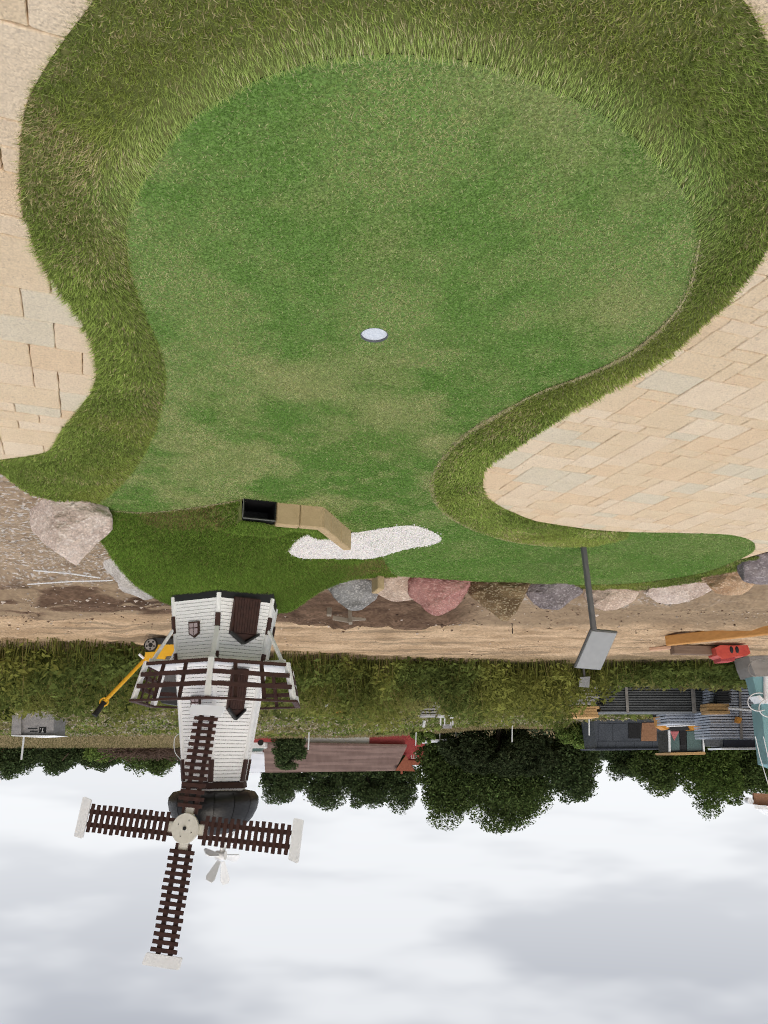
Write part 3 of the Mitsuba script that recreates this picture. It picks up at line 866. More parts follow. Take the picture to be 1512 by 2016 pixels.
place_boulder(48, 206, 978, 1112, 0.42, 'mat_stone_beige', 'large pinkish beige speckled boulder next to the paving strip corner', 71, 0.10, 0.10, sq=0.72, cuts=16)
place_boulder(192, 300, 1098, 1160, 0.55, 'mat_stone_white', 'pale whitish flat rock bordering the mound, right behind the large pink boulder', 9, 0.5, 0.15)
place_boulder(222, 322, 1130, 1180, 0.5, 'mat_stone_white', 'second pale whitish rock along the mound edge, nearer the windmill', 14, 0.4, 0.25)
place_boulder(290, 350, 1150, 1187, 0.4, 'mat_stone_grey', 'small grey rock half hidden behind the windmill base', 12, 0.5, 0.35)
place_boulder(640, 748, 1147, 1204, 0.5, 'mat_stone_grey', 'grey speckled rock with a pale rim beside the single kerb block', 15, 0.45)
place_boulder(735, 838, 1140, 1183, 0.5, 'mat_stone_pink', 'low heap-like pale pink gravelly rock between the grey rock and the red boulder', 18, 0.4, 0.1)
place_boulder(800, 926, 1141, 1213, 0.42, 'mat_stone_red', 'pointed reddish pink granite boulder behind the green', 27, 0.55, sq=0.85)
place_boulder(928, 1056, 1147, 1226, 0.45, 'mat_stone_brown', 'mossy brown boulder, tallest of the row behind the green', 31, 0.42, sq=0.9)
place_boulder(1046, 1152, 1150, 1202, 0.42, 'mat_stone_purple', 'purplish grey boulder right beside the mossy brown boulder', 35, 0.35, sq=0.85)
place_boulder(1158, 1262, 1158, 1203, 0.42, 'mat_stone_pink', 'pale cream pink boulder just behind the grey sign post', 41, 0.35)
place_boulder(1270, 1410, 1152, 1190, 0.4, 'mat_stone_beige', 'long flat pinkish boulder between the cream and the orange tan ones', 44, 0.15, 0.05)
place_boulder(1390, 1500, 1124, 1175, 0.42, 'mat_stone_tan', 'rounded orange tan boulder near the tip of the green', 47, 0.12, 0.05)
place_boulder(1476, 1590, 1092, 1152, 0.45, 'mat_stone_purple', 'dark grey boulder cut by the picture edge beside the paving', 52, 0.15, 0.1)

# loose stones and clods on the soil: nobody could count them
V, Fc, C = [], [], []
spots = []
for k in range(1900):
    if rng.random() < 0.45:
        x, y = rng.uniform(2.1, 4.6), rng.uniform(4.4, 7.6)
        pale = True
    elif rng.random() < 0.75:
        x, y = rng.uniform(-5.2, 5.2), rng.normal(8.7, 0.55)
        pale = rng.random() < 0.3
    else:
        x, y = rng.uniform(-6, 6), rng.uniform(7, 12.5)
        pale = rng.random() < 0.5
    if MOUND.buffer(0.05).contains(Point(x, y)) or y < 6.9 and x < 2.1:
        continue
    spots.append((x, y, pale))
spots = np.array(spots)
zs = ground_z(spots[:, 0], spots[:, 1])
for k, (x, y, pale) in enumerate(spots):
    s = rng.uniform(0.005, 0.017) * (1.8 if rng.random() < 0.08 else 1)
    vv = (base_s.vertices * rng.uniform(0.6, 1.2, (6, 1))) * [s, s, s * 0.7]
    V.append(vv + [x, y, zs[k] + s * 0.2])
    Fc.append(base_s.faces + 6 * k)
    C.append(np.repeat([np.array([0.48, 0.41, 0.35] if pale else [0.15, 0.10, 0.07]) * rng.uniform(0.6, 1.4)], 6, 0))
single('loose_stones', (np.vstack(V), np.vstack(Fc)), 'mat_plain_vc', 'scattered pebbles and soil clods lying on the bare ground', 'stones', kind='stuff', color=np.clip(np.vstack(C), 0, 0.8))

#--WINDMILL--
# ------------------------------------------------------------------ the windmill
WC = np.array([1.347, 6.5])
ANG = [math.radians(266 + 60 * k) for k in range(6)]
ZB, ZT, RB, RT = 0.30, 1.73, 0.466, 0.250


def corner(k, z, extra=0.0, R=None):
    t = (z - ZB) / (ZT - ZB)
    r = (RB + (RT - RB) * t if R is None else R) + extra
    a = ANG[k % 6]
    return np.array([WC[0] + r * math.cos(a), WC[1] + r * math.sin(a), z])


def face_pt(k, u, z, out=0.0):
    """A point on tower face k (between corners k and k+1): u from 0 to 1 along it, out metres proud of it."""
    a, b = corner(k, z), corner(k + 1, z)
    am = (ANG[k % 6] + math.radians(30))
    return a + (b - a) * u + out * np.array([math.cos(am), math.sin(am), 0.10])


wm = thing('windmill', 'white clapboard garden windmill with black cap and four dark brown slatted sails', 'windmill')
ringv = [corner(k, z, -0.012) for z in (ZB - 0.03, ZT + 0.01) for k in range(6)]
part(wm, 'tower', trimesh.convex.convex_hull(np.array(ringv)), 'mat_tower_core')
part(wm, 'base_board', trimesh.convex.convex_hull(np.array([corner(k, z, 0.006) for z in (ZB - 0.06, ZB + 0.028) for k in range(6)])), 'mat_black_trim')
NB = 50
zb0, zb1 = ZB + 0.03, ZT - 0.005
rest = []
for k in range(6):
    for i in range(NB):
        za, zc = zb0 + (zb1 - zb0) * i / NB, zb0 + (zb1 - zb0) * (i + 0.87) / NB
        e = rng.uniform(-0.0006, 0.0006)
        v = []
        for z, o_ in ((za, 0.0075 + e), (zc, 0.0045 + e)):
            for u in (0.02, 0.98):
                v.append(face_pt(k, u, z, o_))
        for z in (za, zc):
            for u in (0.02, 0.98):
                v.append(face_pt(k, u, z, -0.012))
        m = trimesh.Trimesh(np.array(v), [[0, 1, 3], [0, 3, 2], [4, 7, 5], [4, 6, 7], [0, 4, 5], [0, 5, 1], [2, 3, 7], [2, 7, 6], [0, 2, 6], [0, 6, 4], [1, 5, 7], [1, 7, 3]], process=False)
        if k in (0, 4, 5):
            part(wm, 'clapboard', m, 'mat_white_paint')
        else:
            rest.append(m)
part(wm, 'rear_cladding', rest, 'mat_white_paint', kind='stuff')
for k in range(6):
    a, b = corner(k, ZB - 0.01, 0.004), corner(k, ZT, 0.004)
    rad = np.array([math.cos(ANG[k]), math.sin(ANG[k]), 0])
    cp = part(wm, 'corner_post', beam(a, b, 0.034, 0.022, up=rad, bev=0.003), 'mat_white_paint')
    for z0, z1 in ((0.45, 0.59), (0.745, 0.83), (1.56, 1.725)):
        p0, p1 = corner(k, z0, 0.012), corner(k, z1, 0.012)
        part(cp, 'cleat', beam(p0, p1, 0.040, 0.022, up=rad, bev=0.003), 'mat_brown_stain')
part(wm, 'eave_ring', trimesh.convex.convex_hull(np.array([corner(k, z, 0, R=RT + r) for z, r in ((ZT, 0.022), (ZT + 0.045, 0.028)) for k in range(6)])), 'mat_brown_stain')
part(wm, 'eave_band', trimesh.convex.convex_hull(np.array([corner(k, z, 0, R=RT + 0.012) for z in (ZT + 0.045, ZT + 0.062) for k in range(6)])), 'mat_white_paint')


def porch(k, u0, u1, z0, z1, zp, dep, nplank):
    d = part(wm, 'door', prism([(0, 0), (1, 0), (1, 1), (0, 1)], face_pt(k, u0, z0, 0), face_pt(k, u1, z0, 0) - face_pt(k, u0, z0, 0), face_pt(k, u0, z1, 0) - face_pt(k, u0, z0, 0),
                            np.array([math.cos(ANG[k] + math.radians(30)), math.sin(ANG[k] + math.radians(30)), 0]), dep - 0.012), 'mat_brown_stain')
    for i in range(nplank):
        ua, ub = u0 + (u1 - u0) * (i + 0.06) / nplank, u0 + (u1 - u0) * (i + 0.94) / nplank
        v = [face_pt(k, u, z, o_) for z in (z0 + 0.004, z1 - 0.004) for u in (ua, ub) for o_ in (dep - 0.011, dep)]
        part(d, 'plank', trimesh.convex.convex_hull(np.array(v)), 'mat_brown_stain')
    um = (u0 + u1) / 2
    du = u1 - u0
    g = [face_pt(k, u, z, o_) for u, z in ((u0, z1), (u1, z1), (um, zp - 0.012)) for o_ in (0.0, dep - 0.01)]
    part(d, 'gable', trimesh.convex.convex_hull(np.array(g)), 'mat_brown_stain')
    for s in (u0 - 0.10 * du, u1 + 0.10 * du):
        zl = z1 - (zp - z1) * 0.22
        g = [face_pt(k, u, z + w, o_) for u, z in ((s, zl), (um, zp)) for w in (0.0, 0.018) for o_ in (0.004, dep + 0.02)]
        part(d, 'hood_board', trimesh.convex.convex_hull(np.array(g)), 'mat_black_trim')


porch(5, 0.26, 0.73, 0.315, 0.60, 0.665, 0.055, 9)
porch(5, 0.30, 0.66, 0.87, 1.185, 1.245, 0.045, 6)


def shield_window(k, um, w, z0, z1, zp):
    L = np.linalg.norm(corner(k + 1, z0) - corner(k, z0))
    hu = w / 2 / L
    def ring(m, o_):
        return [face_pt(k, um - hu + m / L, z0 + m, o_), face_pt(k, um + hu - m / L, z0 + m, o_), face_pt(k, um + hu - m / L, z1 - m * 0.6, o_), face_pt(k, um, zp - m * 1.1, o_), face_pt(k, um - hu + m / L, z1 - m * 0.6, o_)]
    wd = part(wm, 'window', trimesh.convex.convex_hull(np.array(ring(0.0, 0.0) + ring(0.0, 0.022))), 'mat_brown_stain')
    zm = z0 + (z1 - z0) * 0.52
    for a, b in ((-1, 0), (0, 1)):
        for c_, d_ in ((z0 + 0.012, zm - 0.004), (zm + 0.004, None)):
            ua = um + (a * (hu - 0.012 / L) if a else 0.004 / L)
            ub = um + (b * (hu - 0.012 / L) if b else -0.004 / L)
            if d_:
                g = [(ua, c_), (ub, c_), (ub, d_), (ua, d_)]
            else:
                zo = z1 - 0.006
                zi = zp - 0.016
                za, zb_ = (zo, zi) if a else (zi, zo)
                g = [(ua, c_), (ub, c_), (ub, zb_), (ua, za)]
            v = [face_pt(k, u, z, o_) for u, z in g for o_ in (0.0215, 0.0245)]
            part(wd, 'pane', trimesh.convex.convex_hull(np.array(v)), 'mat_pane')


shield_window(0, 0.52, 0.105, 0.505, 0.60, 0.632)
shield_window(0, 0.50, 0.092, 1.085, 1.175, 1.205)

# the gallery
ZD = 0.845
gal = part(wm, 'gallery_deck', trimesh.convex.convex_hull(np.array([corner(k, z, 0, R=0.635) for z in (ZD - 0.012, ZD + 0.008) for k in range(6)])), 'mat_pale_board')


def gp(k, z):
    return corner(k, z, 0, R=0.64 + (z - ZD) * 0.26)


def gmid(k, u, z, o_=0.0):
    a, b = gp(k, z), gp(k + 1, z)
    am = ANG[k % 6] + math.radians(30)
    return a + (b - a) * u + o_ * np.array([math.cos(am), math.sin(am), 0])


for k in range(6):
    rad = np.array([math.cos(ANG[k]), math.sin(ANG[k]), 0])
    part(gal, 'rail_post', beam(gp(k, ZD - 0.02), gp(k, ZD + 0.275), 0.046, 0.036, up=rad, bev=0.003), 'mat_white_paint')
    part(gal, 'fascia_board', beam(gmid(k, 0.03, ZD - 0.002, 0.012), gmid(k, 0.97, ZD - 0.002, 0.012), 0.014, 0.026), 'mat_brown_stain')
    for z, hh in ((ZD + 0.085, 0.034), (ZD + 0.175, 0.034), ):
        part(gal, 'rail', beam(gmid(k, 0.015, z, 0.022), gmid(k, 0.985, z, 0.022), 0.014, hh), 'mat_brown_stain')
    part(gal, 'top_rail', beam(gmid(k, -0.02, ZD + 0.283, 0.006), gmid(k, 1.02, ZD + 0.283, 0.006), 0.046, 0.016), 'mat_brown_stain')
    for u in (0.36, 0.70):
        part(gal, 'baluster', beam(gmid(k, u, ZD + 0.012, 0.008), gmid(k, u, ZD + 0.272, 0.008), 0.030, 0.012, up=(math.cos(ANG[k] + 0.52), math.sin(ANG[k] + 0.52), 0)), 'mat_brown_stain')
    part(gal, 'strut', beam(corner(k, 0.56, 0.02), corner(k, ZD - 0.012, 0, R=0.60), 0.036, 0.022, up=rad, bev=0.003), 'mat_white_paint')
    part(gal, 'joist', beam(corner(k, ZD - 0.03, 0.0), corner(k, ZD - 0.03, 0, R=0.615), 0.03, 0.03), 'mat_white_paint')

# the cap: coopered black staves, longer along the axle
AX = math.radians(282)
ax = np.array([math.cos(AX), math.sin(AX), 0])
hx = np.array([-math.sin(AX), math.cos(AX), 0])
prof = np.array([(0.245, 1.790), (0.315, 1.805), (0.345, 1.845), (0.347, 1.885), (0.335, 1.935), (0.305, 1.995), (0.255, 2.05), (0.19, 2.09), (0.10, 2.115), (0.0, 2.12)])
NS = 14
for i in range(NS):
    a0, a1 = (i + 0.02) * 2 * math.pi / NS, (i + 0.98) * 2 * math.pi / NS
    v, f = [], []
    na = 4
    for r, z in prof:
        for j in range(na + 1):
            a = a0 + (a1 - a0) * j / na
            v.append(np.append(WC, 0) + r * (math.cos(a) * ax * 1.08 + math.sin(a) * hx) + [0, 0, z])
    for a in range(len(prof) - 1):
        for j in range(na):
            q0 = a * (na + 1) + j
            f += [[q0, q0 + 1, q0 + na + 2], [q0, q0 + na + 2, q0 + na + 1]]
    m = trimesh.Trimesh(v, f, process=False)
    if i == 0:
        cap = part(wm, 'cap', trimesh.convex.convex_hull(np.array([np.append(WC, 0) + r * 0.97 * (math.cos(a) * ax * 1.08 + math.sin(a) * hx) + [0, 0, z] for r, z in prof for a in np.arange(0, 6.28, 0.3)])), 'mat_black_trim', smooth=40)
    part(cap, 'stave', m, 'mat_black_gloss', smooth=50)

# axle, hub and four sails
tilt = -0.10
axd = np.array([math.cos(AX) * math.cos(tilt), math.sin(AX) * math.cos(tilt), math.sin(tilt)])
hub = np.array([1.425, 5.99, 2.036])
hh_ = np.array([0.98, 0.19, 0.0])
hh_ -= axd * (hh_ @ axd)
hh_ /= np.linalg.norm(hh_)
vv_ = np.cross(hh_, axd)
vv_ = vv_ if vv_[2] > 0 else -vv_
psi = 0.078
DA = math.cos(psi) * vv_ + math.sin(psi) * hh_
DB = math.cos(psi) * hh_ - math.sin(psi) * vv_
rot_ = part(wm, 'axle', tube([hub - axd * 0.45, hub - axd * 0.02], 0.028, 12), 'mat_black_trim', smooth=40)
part(rot_, 'hub_disc', trimesh.creation.cylinder(0.102, segment=np.array([hub + axd * 0.012, hub + axd * 0.034]), sections=40), 'mat_cream_paint', smooth=40)
for b_ in [trimesh.creation.cylinder(0.013, segment=np.array([hub + axd * 0.034, hub + axd * 0.042]), sections=12)] + [trimesh.creation.icosphere(1, 0.0045).apply_translation(hub + axd * 0.034 + 0.06 * (math.cos(a) * DA + math.sin(a) * DB)) for a in np.arange(0.4, 6.3, 1.571)]:
    part(rot_, 'hub_bolt', b_, 'mat_black_trim', smooth=40)
for d, l in ((DA, DB), (-DA, -DB), (DB, -DA), (-DB, DA)):
    st = [beam(hub + d * 0.10 + l * s, hub + d * 0.80 + l * s, 0.032, 0.014, up=axd) for s in (-0.045, 0.045)]
    sail = part(wm, 'sail', st, 'mat_brown_stain')
    part(sail, 'spar', beam(hub + d * 0.02 - axd * 0.003, hub + d * 0.16 - axd * 0.003, 0.075, 0.020, up=axd), 'mat_cream_paint')
    ns = 14
    for i in range(ns):
        r_ = 0.155 + (0.775 - 0.155) * i / (ns - 1)
        w_s = 0.098 + rng.uniform(-0.003, 0.003)
        part(sail, 'slat', bevel_box(hub + d * r_ + axd * 0.0135 + l * rng.uniform(-0.002, 0.002), l * 2 * w_s, d * 0.027, axd * 0.012, 0.002), 'mat_brown_stain')
    pts_ = Polygon([(-0.145, 0.0), (0.125, 0.0), (0.145, 0.075), (-0.135, 0.075)]).buffer(-0.012).buffer(0.012)
    part(sail, 'tip_board', prism(pts_, hub + d * 0.80 + axd * 0.008, l, d, axd, 0.012), 'mat_pale_board')

cb = [face_pt(0, 1.0, 1.36, 0.02), face_pt(0, 1.0, 1.40, 0.02) + [0.045, 0, 0], face_pt(0, 1.0, 1.50, 0.02) + [0.05, 0, 0], face_pt(0, 1.0, 1.57, 0.02)]
part(wm, 'cable', tube(smooth_curve(cb, 5), 0.003, 6), 'mat_white_plastic', smooth=40)

# the little fantail behind the cap
fh = D(437, 1684, 6.74)
part(wm, 'fantail_bracket', [beam(np.array([WC[0] - ax[0] * 0.26, WC[1] - ax[1] * 0.26, 2.0]), fh + [0, 0, 0.0], 0.03, 0.03), tube([fh - hx * 0.03, fh + hx * 0.05], 0.035, 10)], 'mat_white_paint', smooth=40)
fax = np.array([math.cos(math.radians(205)), math.sin(math.radians(205)), 0.0])
fs = np.cross(fax, [0, 0, 1])
for i in range(6):
    a = math.radians(18 + 60 * i)
    dd = math.cos(a) * np.array([0, 0, 1.0]) + math.sin(a) * fs
    ll = np.cross(fax, dd)
    tw_ = ll * 0.75 + fax * 0.66
    v = [fh + dd * r + tw_ * s * w / 2 + np.cross(dd, tw_) * e for r, w in ((0.05, 0.03), (0.20, 0.075), (0.23, 0.05)) for s in (-1, 1) for e in (-0.004, 0.004)]
    part(wm, 'fantail_vane', trimesh.convex.convex_hull(np.array(v)), 'mat_pale_board')

# ------------------------------------------------------------------ grey sign on its post
sg = thing('sign', 'grey tilted blank rectangular sign panel on a slim grey post beside the green', 'sign')
sb, stp = P(1148, 1076), D(1169, 1240, 5.68)
part(sg, 'post', beam(sb - [0, 0, 0.05], stp, 0.036, 0.036, up=(0.3, 1, 0), bev=0.004), 'mat_grey_metal')
pa, pb = D(1164, 1240, 5.66), D(1217, 1245, 5.70)
pd_ = D(1131, 1316, 5.86)
e1, e2 = pb - pa, pd_ - pa
nn = np.cross(e1, e2)
nn /= np.linalg.norm(nn)
nn = nn if nn[1] < 0 else -nn
pn = part(sg, 'panel', bevel_box(pa + (e1 + e2) / 2 - nn * 0.016, e1, e2, nn * 0.024, 0.004), 'mat_grey_metal')
part(pn, 'plate', bevel_box(pa + (e1 + e2) / 2 + nn * 0.0, e1 * 0.93, e2 * 0.95, nn * 0.008, 0.002), 'mat_grey_panel')

# ------------------------------------------------------------------ yellow compactor behind the mill
YC = 10.25
def yq(px, py, y=YC):
    return D(px, py, y)


def slab_px(pts, y, depth):
    """An outline given where it stands at distance y, as a solid of its own depth going back."""
    q_ = np.array([D(a, b, y) for a, b in pts])
    q_[:, 1] = y
    m = prism([(a[0], a[2]) for a in q_], np.array([0, 0, 0]), np.array([1.0, 0, 0]), np.array([0, 0, 1.0]), np.array([0, 1.0, 0]), depth)
    m.apply_translation([0, y, 0])
    return m


yc = thing('plate_compactor', 'yellow plate compactor with long raised handle, parked behind the windmill', 'compactor')
zg = float(ground_z(np.array([3.1]), np.array([10.3]))[0])
part(yc, 'body', slab_px([(372, 1266), (312, 1265), (305, 1283), (286, 1284), (284, 1300), (322, 1301), (326, 1291), (372, 1289)], YC, 0.42), 'mat_yellow')
part(yc, 'base_plate', slab_px([(375, 1258), (300, 1256), (290, 1264), (296, 1269), (375, 1268)], YC - 0.02, 0.46), 'mat_dark_steel')
part(yc, 'engine', [slab_px([(372, 1290), (328, 1292), (324, 1302), (318, 1322), (322, 1346), (345, 1352), (372, 1350)], YC + 0.04, 0.34)], 'mat_grey_metal')
part(yc, 'tank', slab_px([(372, 1352), (312, 1346), (306, 1362), (318, 1384), (345, 1388), (372, 1386)], YC + 0.06, 0.28), 'mat_dark_steel')
pc = yq(297, 1270, YC - 0.03)
wheel = part(yc, 'pulley', trimesh.creation.annulus(0.030, 0.074, 0.03, sections=28, transform=trimesh.geometry.align_vectors([0, 0, 1], [0, 1, 0])).apply_translation(pc), 'mat_worn_steel', smooth=40)
part(wheel, 'tyre', trimesh.creation.annulus(0.074, 0.086, 0.04, sections=28, transform=trimesh.geometry.align_vectors([0, 0, 1], [0, 1, 0])).apply_translation(pc), 'mat_rubber', smooth=40)
part(wheel, 'spoke', [trimesh.creation.cylinder(0.013, segment=np.array([pc + [0.05 * math.cos(a), -0.017, 0.05 * math.sin(a)], pc + [0.05 * math.cos(a), -0.0155, 0.05 * math.sin(a)]]), sections=10) for a in np.arange(0.3, 6.4, 1.2566)]
     + [trimesh.creation.cylinder(0.031, segment=np.array([pc - [0, 0.012, 0], pc + [0, 0.012, 0]]), sections=16)], 'mat_rubber')
ha, hb, hc = yq(287, 1296, YC + 0.1), yq(205, 1382, YC - 0.25), yq(186, 1409, YC - 0.32)
part(yc, 'handle', tube([ha, ha * 0.5 + hb * 0.5, hb], 0.024, 10), 'mat_yellow', smooth=40)
part(yc, 'handle_ring', trimesh.creation.torus(0.05, 0.010, 20, 8).apply_transform(trimesh.geometry.align_vectors([0, 0, 1], [0.2, 1, 0.2])).apply_translation(hb), 'mat_yellow', smooth=40)
part(yc, 'grip', tube([hb, hc], [0.03, 0.036], 10), 'mat_rubber', smooth=40)
part(yc, 'lever', tube([yq(283, 1296, YC), yq(274, 1288, YC)], 0.018, 8), 'mat_pale_board', smooth=40)

# ------------------------------------------------------------------ small things on the bare ground
rods = [((55, 1146), (222, 1138)), ((66, 1118), (198, 1133))]
for (a, b), lab in zip(rods, ('thin white rod lying on the dark soil, lower of the two beside the pink boulder', 'thin white rod lying on the dark soil, upper of the two beside the pink boulder')):
    p0, p1 = P(*a, 0.09), P(*b, 0.09)
    single('rod', tube([p0 + [0, 0, 0.02], (p0 + p1) / 2 + [0, 0, 0.012], p1 + [0, 0, 0.02]], 0.006, 7), 'mat_white_plastic', lab, 'rod', smooth=40)
wb = thing('broken_crate', 'weathered grey broken timber crate half sunk in soil near the grey rock', 'crate')
for pa_, pb_, w, h in (((650, 1182), (648, 1212), 0.05, 0.05), ((688, 1186), (690, 1228), 0.04, 0.07)):
    a, b = D(*pa_, 8.35), D(*pb_, 8.30)
    part(wb, 'upright', beam(a, b, w, h, up=(0, 1, 0), bev=0.005), 'mat_old_wood')
for (ax_, ay), (bx, by), y, h in (((648, 1186), (690, 1190), 8.42, 0.07), ((655, 1216), (690, 1222), 8.36, 0.05), ((650, 1201), (718, 1204), 8.5, 0.12), ((690, 1216), (720, 1214), 8.5, 0.08)):
    part(wb, 'board', beam(D(ax_, ay, y), D(bx, by, y), 0.03, h, bev=0.005), 'mat_old_wood')
stk = P(1008, 1226, 0.02)
single('stake', tube([stk - [0, 0, 0.1], stk + [0, 0, 0.13]], 0.006, 6), 'mat_bark', 'thin dark marker stake standing behind the mossy brown boulder', 'stake', smooth=40)


def log(pa_, pb_, w, h, z, m, label, jag=0.0):
    a, b = P(*pa_, z), P(*pb_, z)
    single('timber', beam(a + [0, 0, h / 2], b + [0, 0, h / 2], w, h, bev=0.008), m, label, 'timber')


log((1312, 1252), (1560, 1222), 0.10, 0.13, 0.0, 'mat_orange_wood', 'long orange-brown timber beam lying on the sand at the picture edge')
a0_, b0_ = P(1312, 1252, 0.0), P(1560, 1222, 0.0)
single('timber', beam(a0_ + [-0.15, 0.13, 0.03], b0_ + [0, 0.12, 0.05], 0.10, 0.06, bev=0.006), 'mat_pink_wood', 'pinkish sawn board lying right behind the orange-brown beam', 'timber')
log((1322, 1270), (1416, 1273), 0.12, 0.13, 0.0, 'mat_grey_wood', 'weathered grey-brown board leading to the red tub')
log((1280, 1275), (1324, 1271), 0.10, 0.05, 0.0, 'mat_pink_wood', 'short pale pink offcut at the end of the weathered board')

rt = thing('red_tub', 'glossy red plastic tub with two dark openings on the sand', 'tub')
rp = [(1408, 1275), (1418, 1270), (1440, 1271), (1472, 1270), (1478, 1286), (1470, 1291), (1452, 1292), (1425, 1297), (1412, 1290)]
part(rt, 'shell', slab_px(rp, 11.0, 0.30), 'mat_red', smooth=40)
for px in (1440, 1451):
    c_ = D(px, 1279, 11.0)
    sp = trimesh.creation.icosphere(2, 1.0)
    sp.apply_scale([0.026, 0.012, 0.05])
    sp.apply_translation([c_[0], 11.0, c_[2]])
    part(rt, 'opening', sp, 'mat_ink', smooth=True)
part(rt, 'lid', slab_px([(1418, 1296), (1448, 1293), (1446, 1301), (1420, 1302)], 11.05, 0.25), 'mat_barn_red')

# ------------------------------------------------------------------ excavator arm at the edge
YX = 12.3
ex = thing('excavator_arm', 'teal excavator arm with worn grey bucket resting on the sand at picture edge', 'excavator arm')
part(ex, 'bucket', slab_px([(1474, 1291), (1590, 1280), (1600, 1330), (1488, 1331), (1480, 1312)], YX, 0.55), 'mat_worn_steel')
part(ex, 'stick', slab_px([(1481, 1331), (1506, 1331), (1509, 1376), (1492, 1374)], YX + 0.12, 0.26), 'mat_teal')
part(ex, 'cylinder_rod', tube([D(1507, 1330, YX + 0.1), D(1508, 1385, YX + 0.1)], 0.035, 10), 'mat_white_plastic', smooth=40)
part(ex, 'link', slab_px([(1490, 1370), (1496, 1369), (1508, 1380), (1504, 1386)], YX + 0.08, 0.3), 'mat_pale_board')
part(ex, 'boom', slab_px([(1498, 1384), (1512, 1378), (1640, 1372), (1640, 1560), (1512, 1505), (1504, 1440)], YX + 0.15, 0.34), 'mat_teal')
def arc(c, rx, ry, a0, a1, y, n=16):
    return np.array([D(c[0] + rx * math.cos(a), c[1] + ry * math.sin(a), y) for a in np.linspace(math.radians(a0), math.radians(a1), n)])
part(ex, 'hose', tube(arc((1496, 1316), 23, 18, 110, 300, YX - 0.08), 0.006, 7), 'mat_worn_steel', smooth=40)
part(ex, 'hose', tube(arc((1494, 1382), 22, 18, 60, 290, YX - 0.02), 0.008, 7), 'mat_white_plastic', smooth=40)
part(ex, 'hose', tube(arc((1516, 1394), 22, 18, 80, 280, YX + 0.0), 0.009, 7), 'mat_white_plastic', smooth=40)
for x0 in (1487, 1503):
    part(ex, 'cable', tube([D(x0, 1450, YX - 0.1), D(x0 + 9, 1490, YX), D(x0 + 30, 1560, YX + 0.1)], 0.006, 6), 'mat_white_plastic', smooth=40)

# eave of a shed, the rest of it outside the picture
sh = thing('timber_shed', 'brown timber shed eave with pale roof edge and gutter end at picture edge', 'shed')
part(sh, 'fascia', slab_px([(1484, 1561), (1640, 1572), (1640, 1600), (1485, 1584)], 14.6, 0.06), 'mat_brown_wood')
rp_ = [D(1485, 1584.5, 14.5), D(1640, 1600.5, 14.5), D(1508, 1600, 17.0), D(1660, 1616, 17.0)]
part(sh, 'roof', trimesh.convex.convex_hull(np.array(rp_ + [q_ + [0, 0, 0.06] for q_ in rp_])), 'mat_pale_board')
part(sh, 'gutter', tube([D(1478, 1577, 14.55), D(1478, 1577, 14.55) + [0, 0.14, 0]], 0.055, 12), 'mat_pale_board', smooth=40)
wl = D(1580, 1570, 17.2)
part(sh, 'wall', frame_box([wl[0] - 3.0, 14.7, -0.3], [2.9, 0, 0], [0, 2.4, 0], [0, 0, wl[2] + 0.28]), 'mat_brown_wood')
part(sh, 'post', frame_box([wl[0], 14.62, -0.3], [0.1, 0, 0], [0, 0.1, 0], [0, 0, wl[2] + 0.2]), 'mat_brown_wood')

# ------------------------------------------------------------------ material piles at the site edge
def bundle(name, label, cat, px0, px1, rows, y, depth, m, pname, gap=0.28, jit=0.0, straps=(), x_extra=None):
    """A strapped pile: each bar or plank a part; rows are the row edges from bottom to top."""
    t = thing(name, label, cat)
    for i in range(len(rows) - 1):
        j0, j1 = rng.uniform(-jit, jit), rng.uniform(-jit, jit)
        a, b = D(px0 + j0, rows[i], y), D(px1 + j1, rows[i], y)
        top = D(px0, rows[i] + (rows[i + 1] - rows[i]) * (1 - gap), y)
        x_0, x_1 = min(a[0], b[0]), max(a[0], b[0])
        part(t, pname, bevel_box([(x_0 + x_1) / 2, y + depth / 2 + rng.uniform(-0.02, 0.02), (a[2] + top[2]) / 2], [x_1 - x_0, 0, 0], [0, depth, 0], [0, 0, top[2] - a[2]], 0.006), m)
    if len(rows) > 2:
        a, b, top = D(px0 + 2, rows[0], y), D(px1 - 2, rows[0], y), D(px0, rows[-1], y)
        x_0, x_1 = min(a[0], b[0]), max(a[0], b[0])
        part(t, 'bearer', frame_box([x_0 + 0.05, y + 0.05, a[2]], [x_1 - x_0 - 0.1, 0, 0], [0, depth - 0.1, 0], [0, 0, top[2] - a[2] - 0.03]), 'mat_dark_steel')
    for px, w in straps:
        a, b = D(px, rows[0], y - 0.03), D(px + 4, rows[-1], y - 0.03)
        part(t, 'strap', beam(a, b, w, 0.015, up=(0, 1, 0)), 'mat_worn_steel')
    return t


R_ = lambda a, b, n: list(np.linspace(a, b, n + 1))
bundle('bar_stack', 'long pile of dark steel bars with two upright straps behind the weeds', 'steel bars', 1186, 1398, R_(1340, 1404, 13), 17.8, 0.9, 'mat_bar_steel', 'bar', 0.42, 5, ((1232, 0.06), (1363, 0.09)))
bundle('plank_stack', 'large stack of bright grey metal planks reaching the picture edge', 'metal planks', 1398, 1600, R_(1346, 1455, 20), 17.4, 0.9, 'mat_bright_steel', 'plank', 0.30, 1.0, ((1456, 0.05),))
bundle('plank_stack', 'shorter stack of pale metal planks beside the digger cab and dark bars', 'metal planks', 1311, 1432, R_(1404, 1428, 4), 18.75, 0.7, 'mat_bright_steel', 'plank', 0.30, 2.0)
bundle('deck_stack', 'small dark grey hatched block of decking between bars and bright planks', 'decking', 1412, 1440, R_(1350, 1384, 7), 17.15, 0.2, 'mat_dark_steel', 'board', 0.25, 0.5)
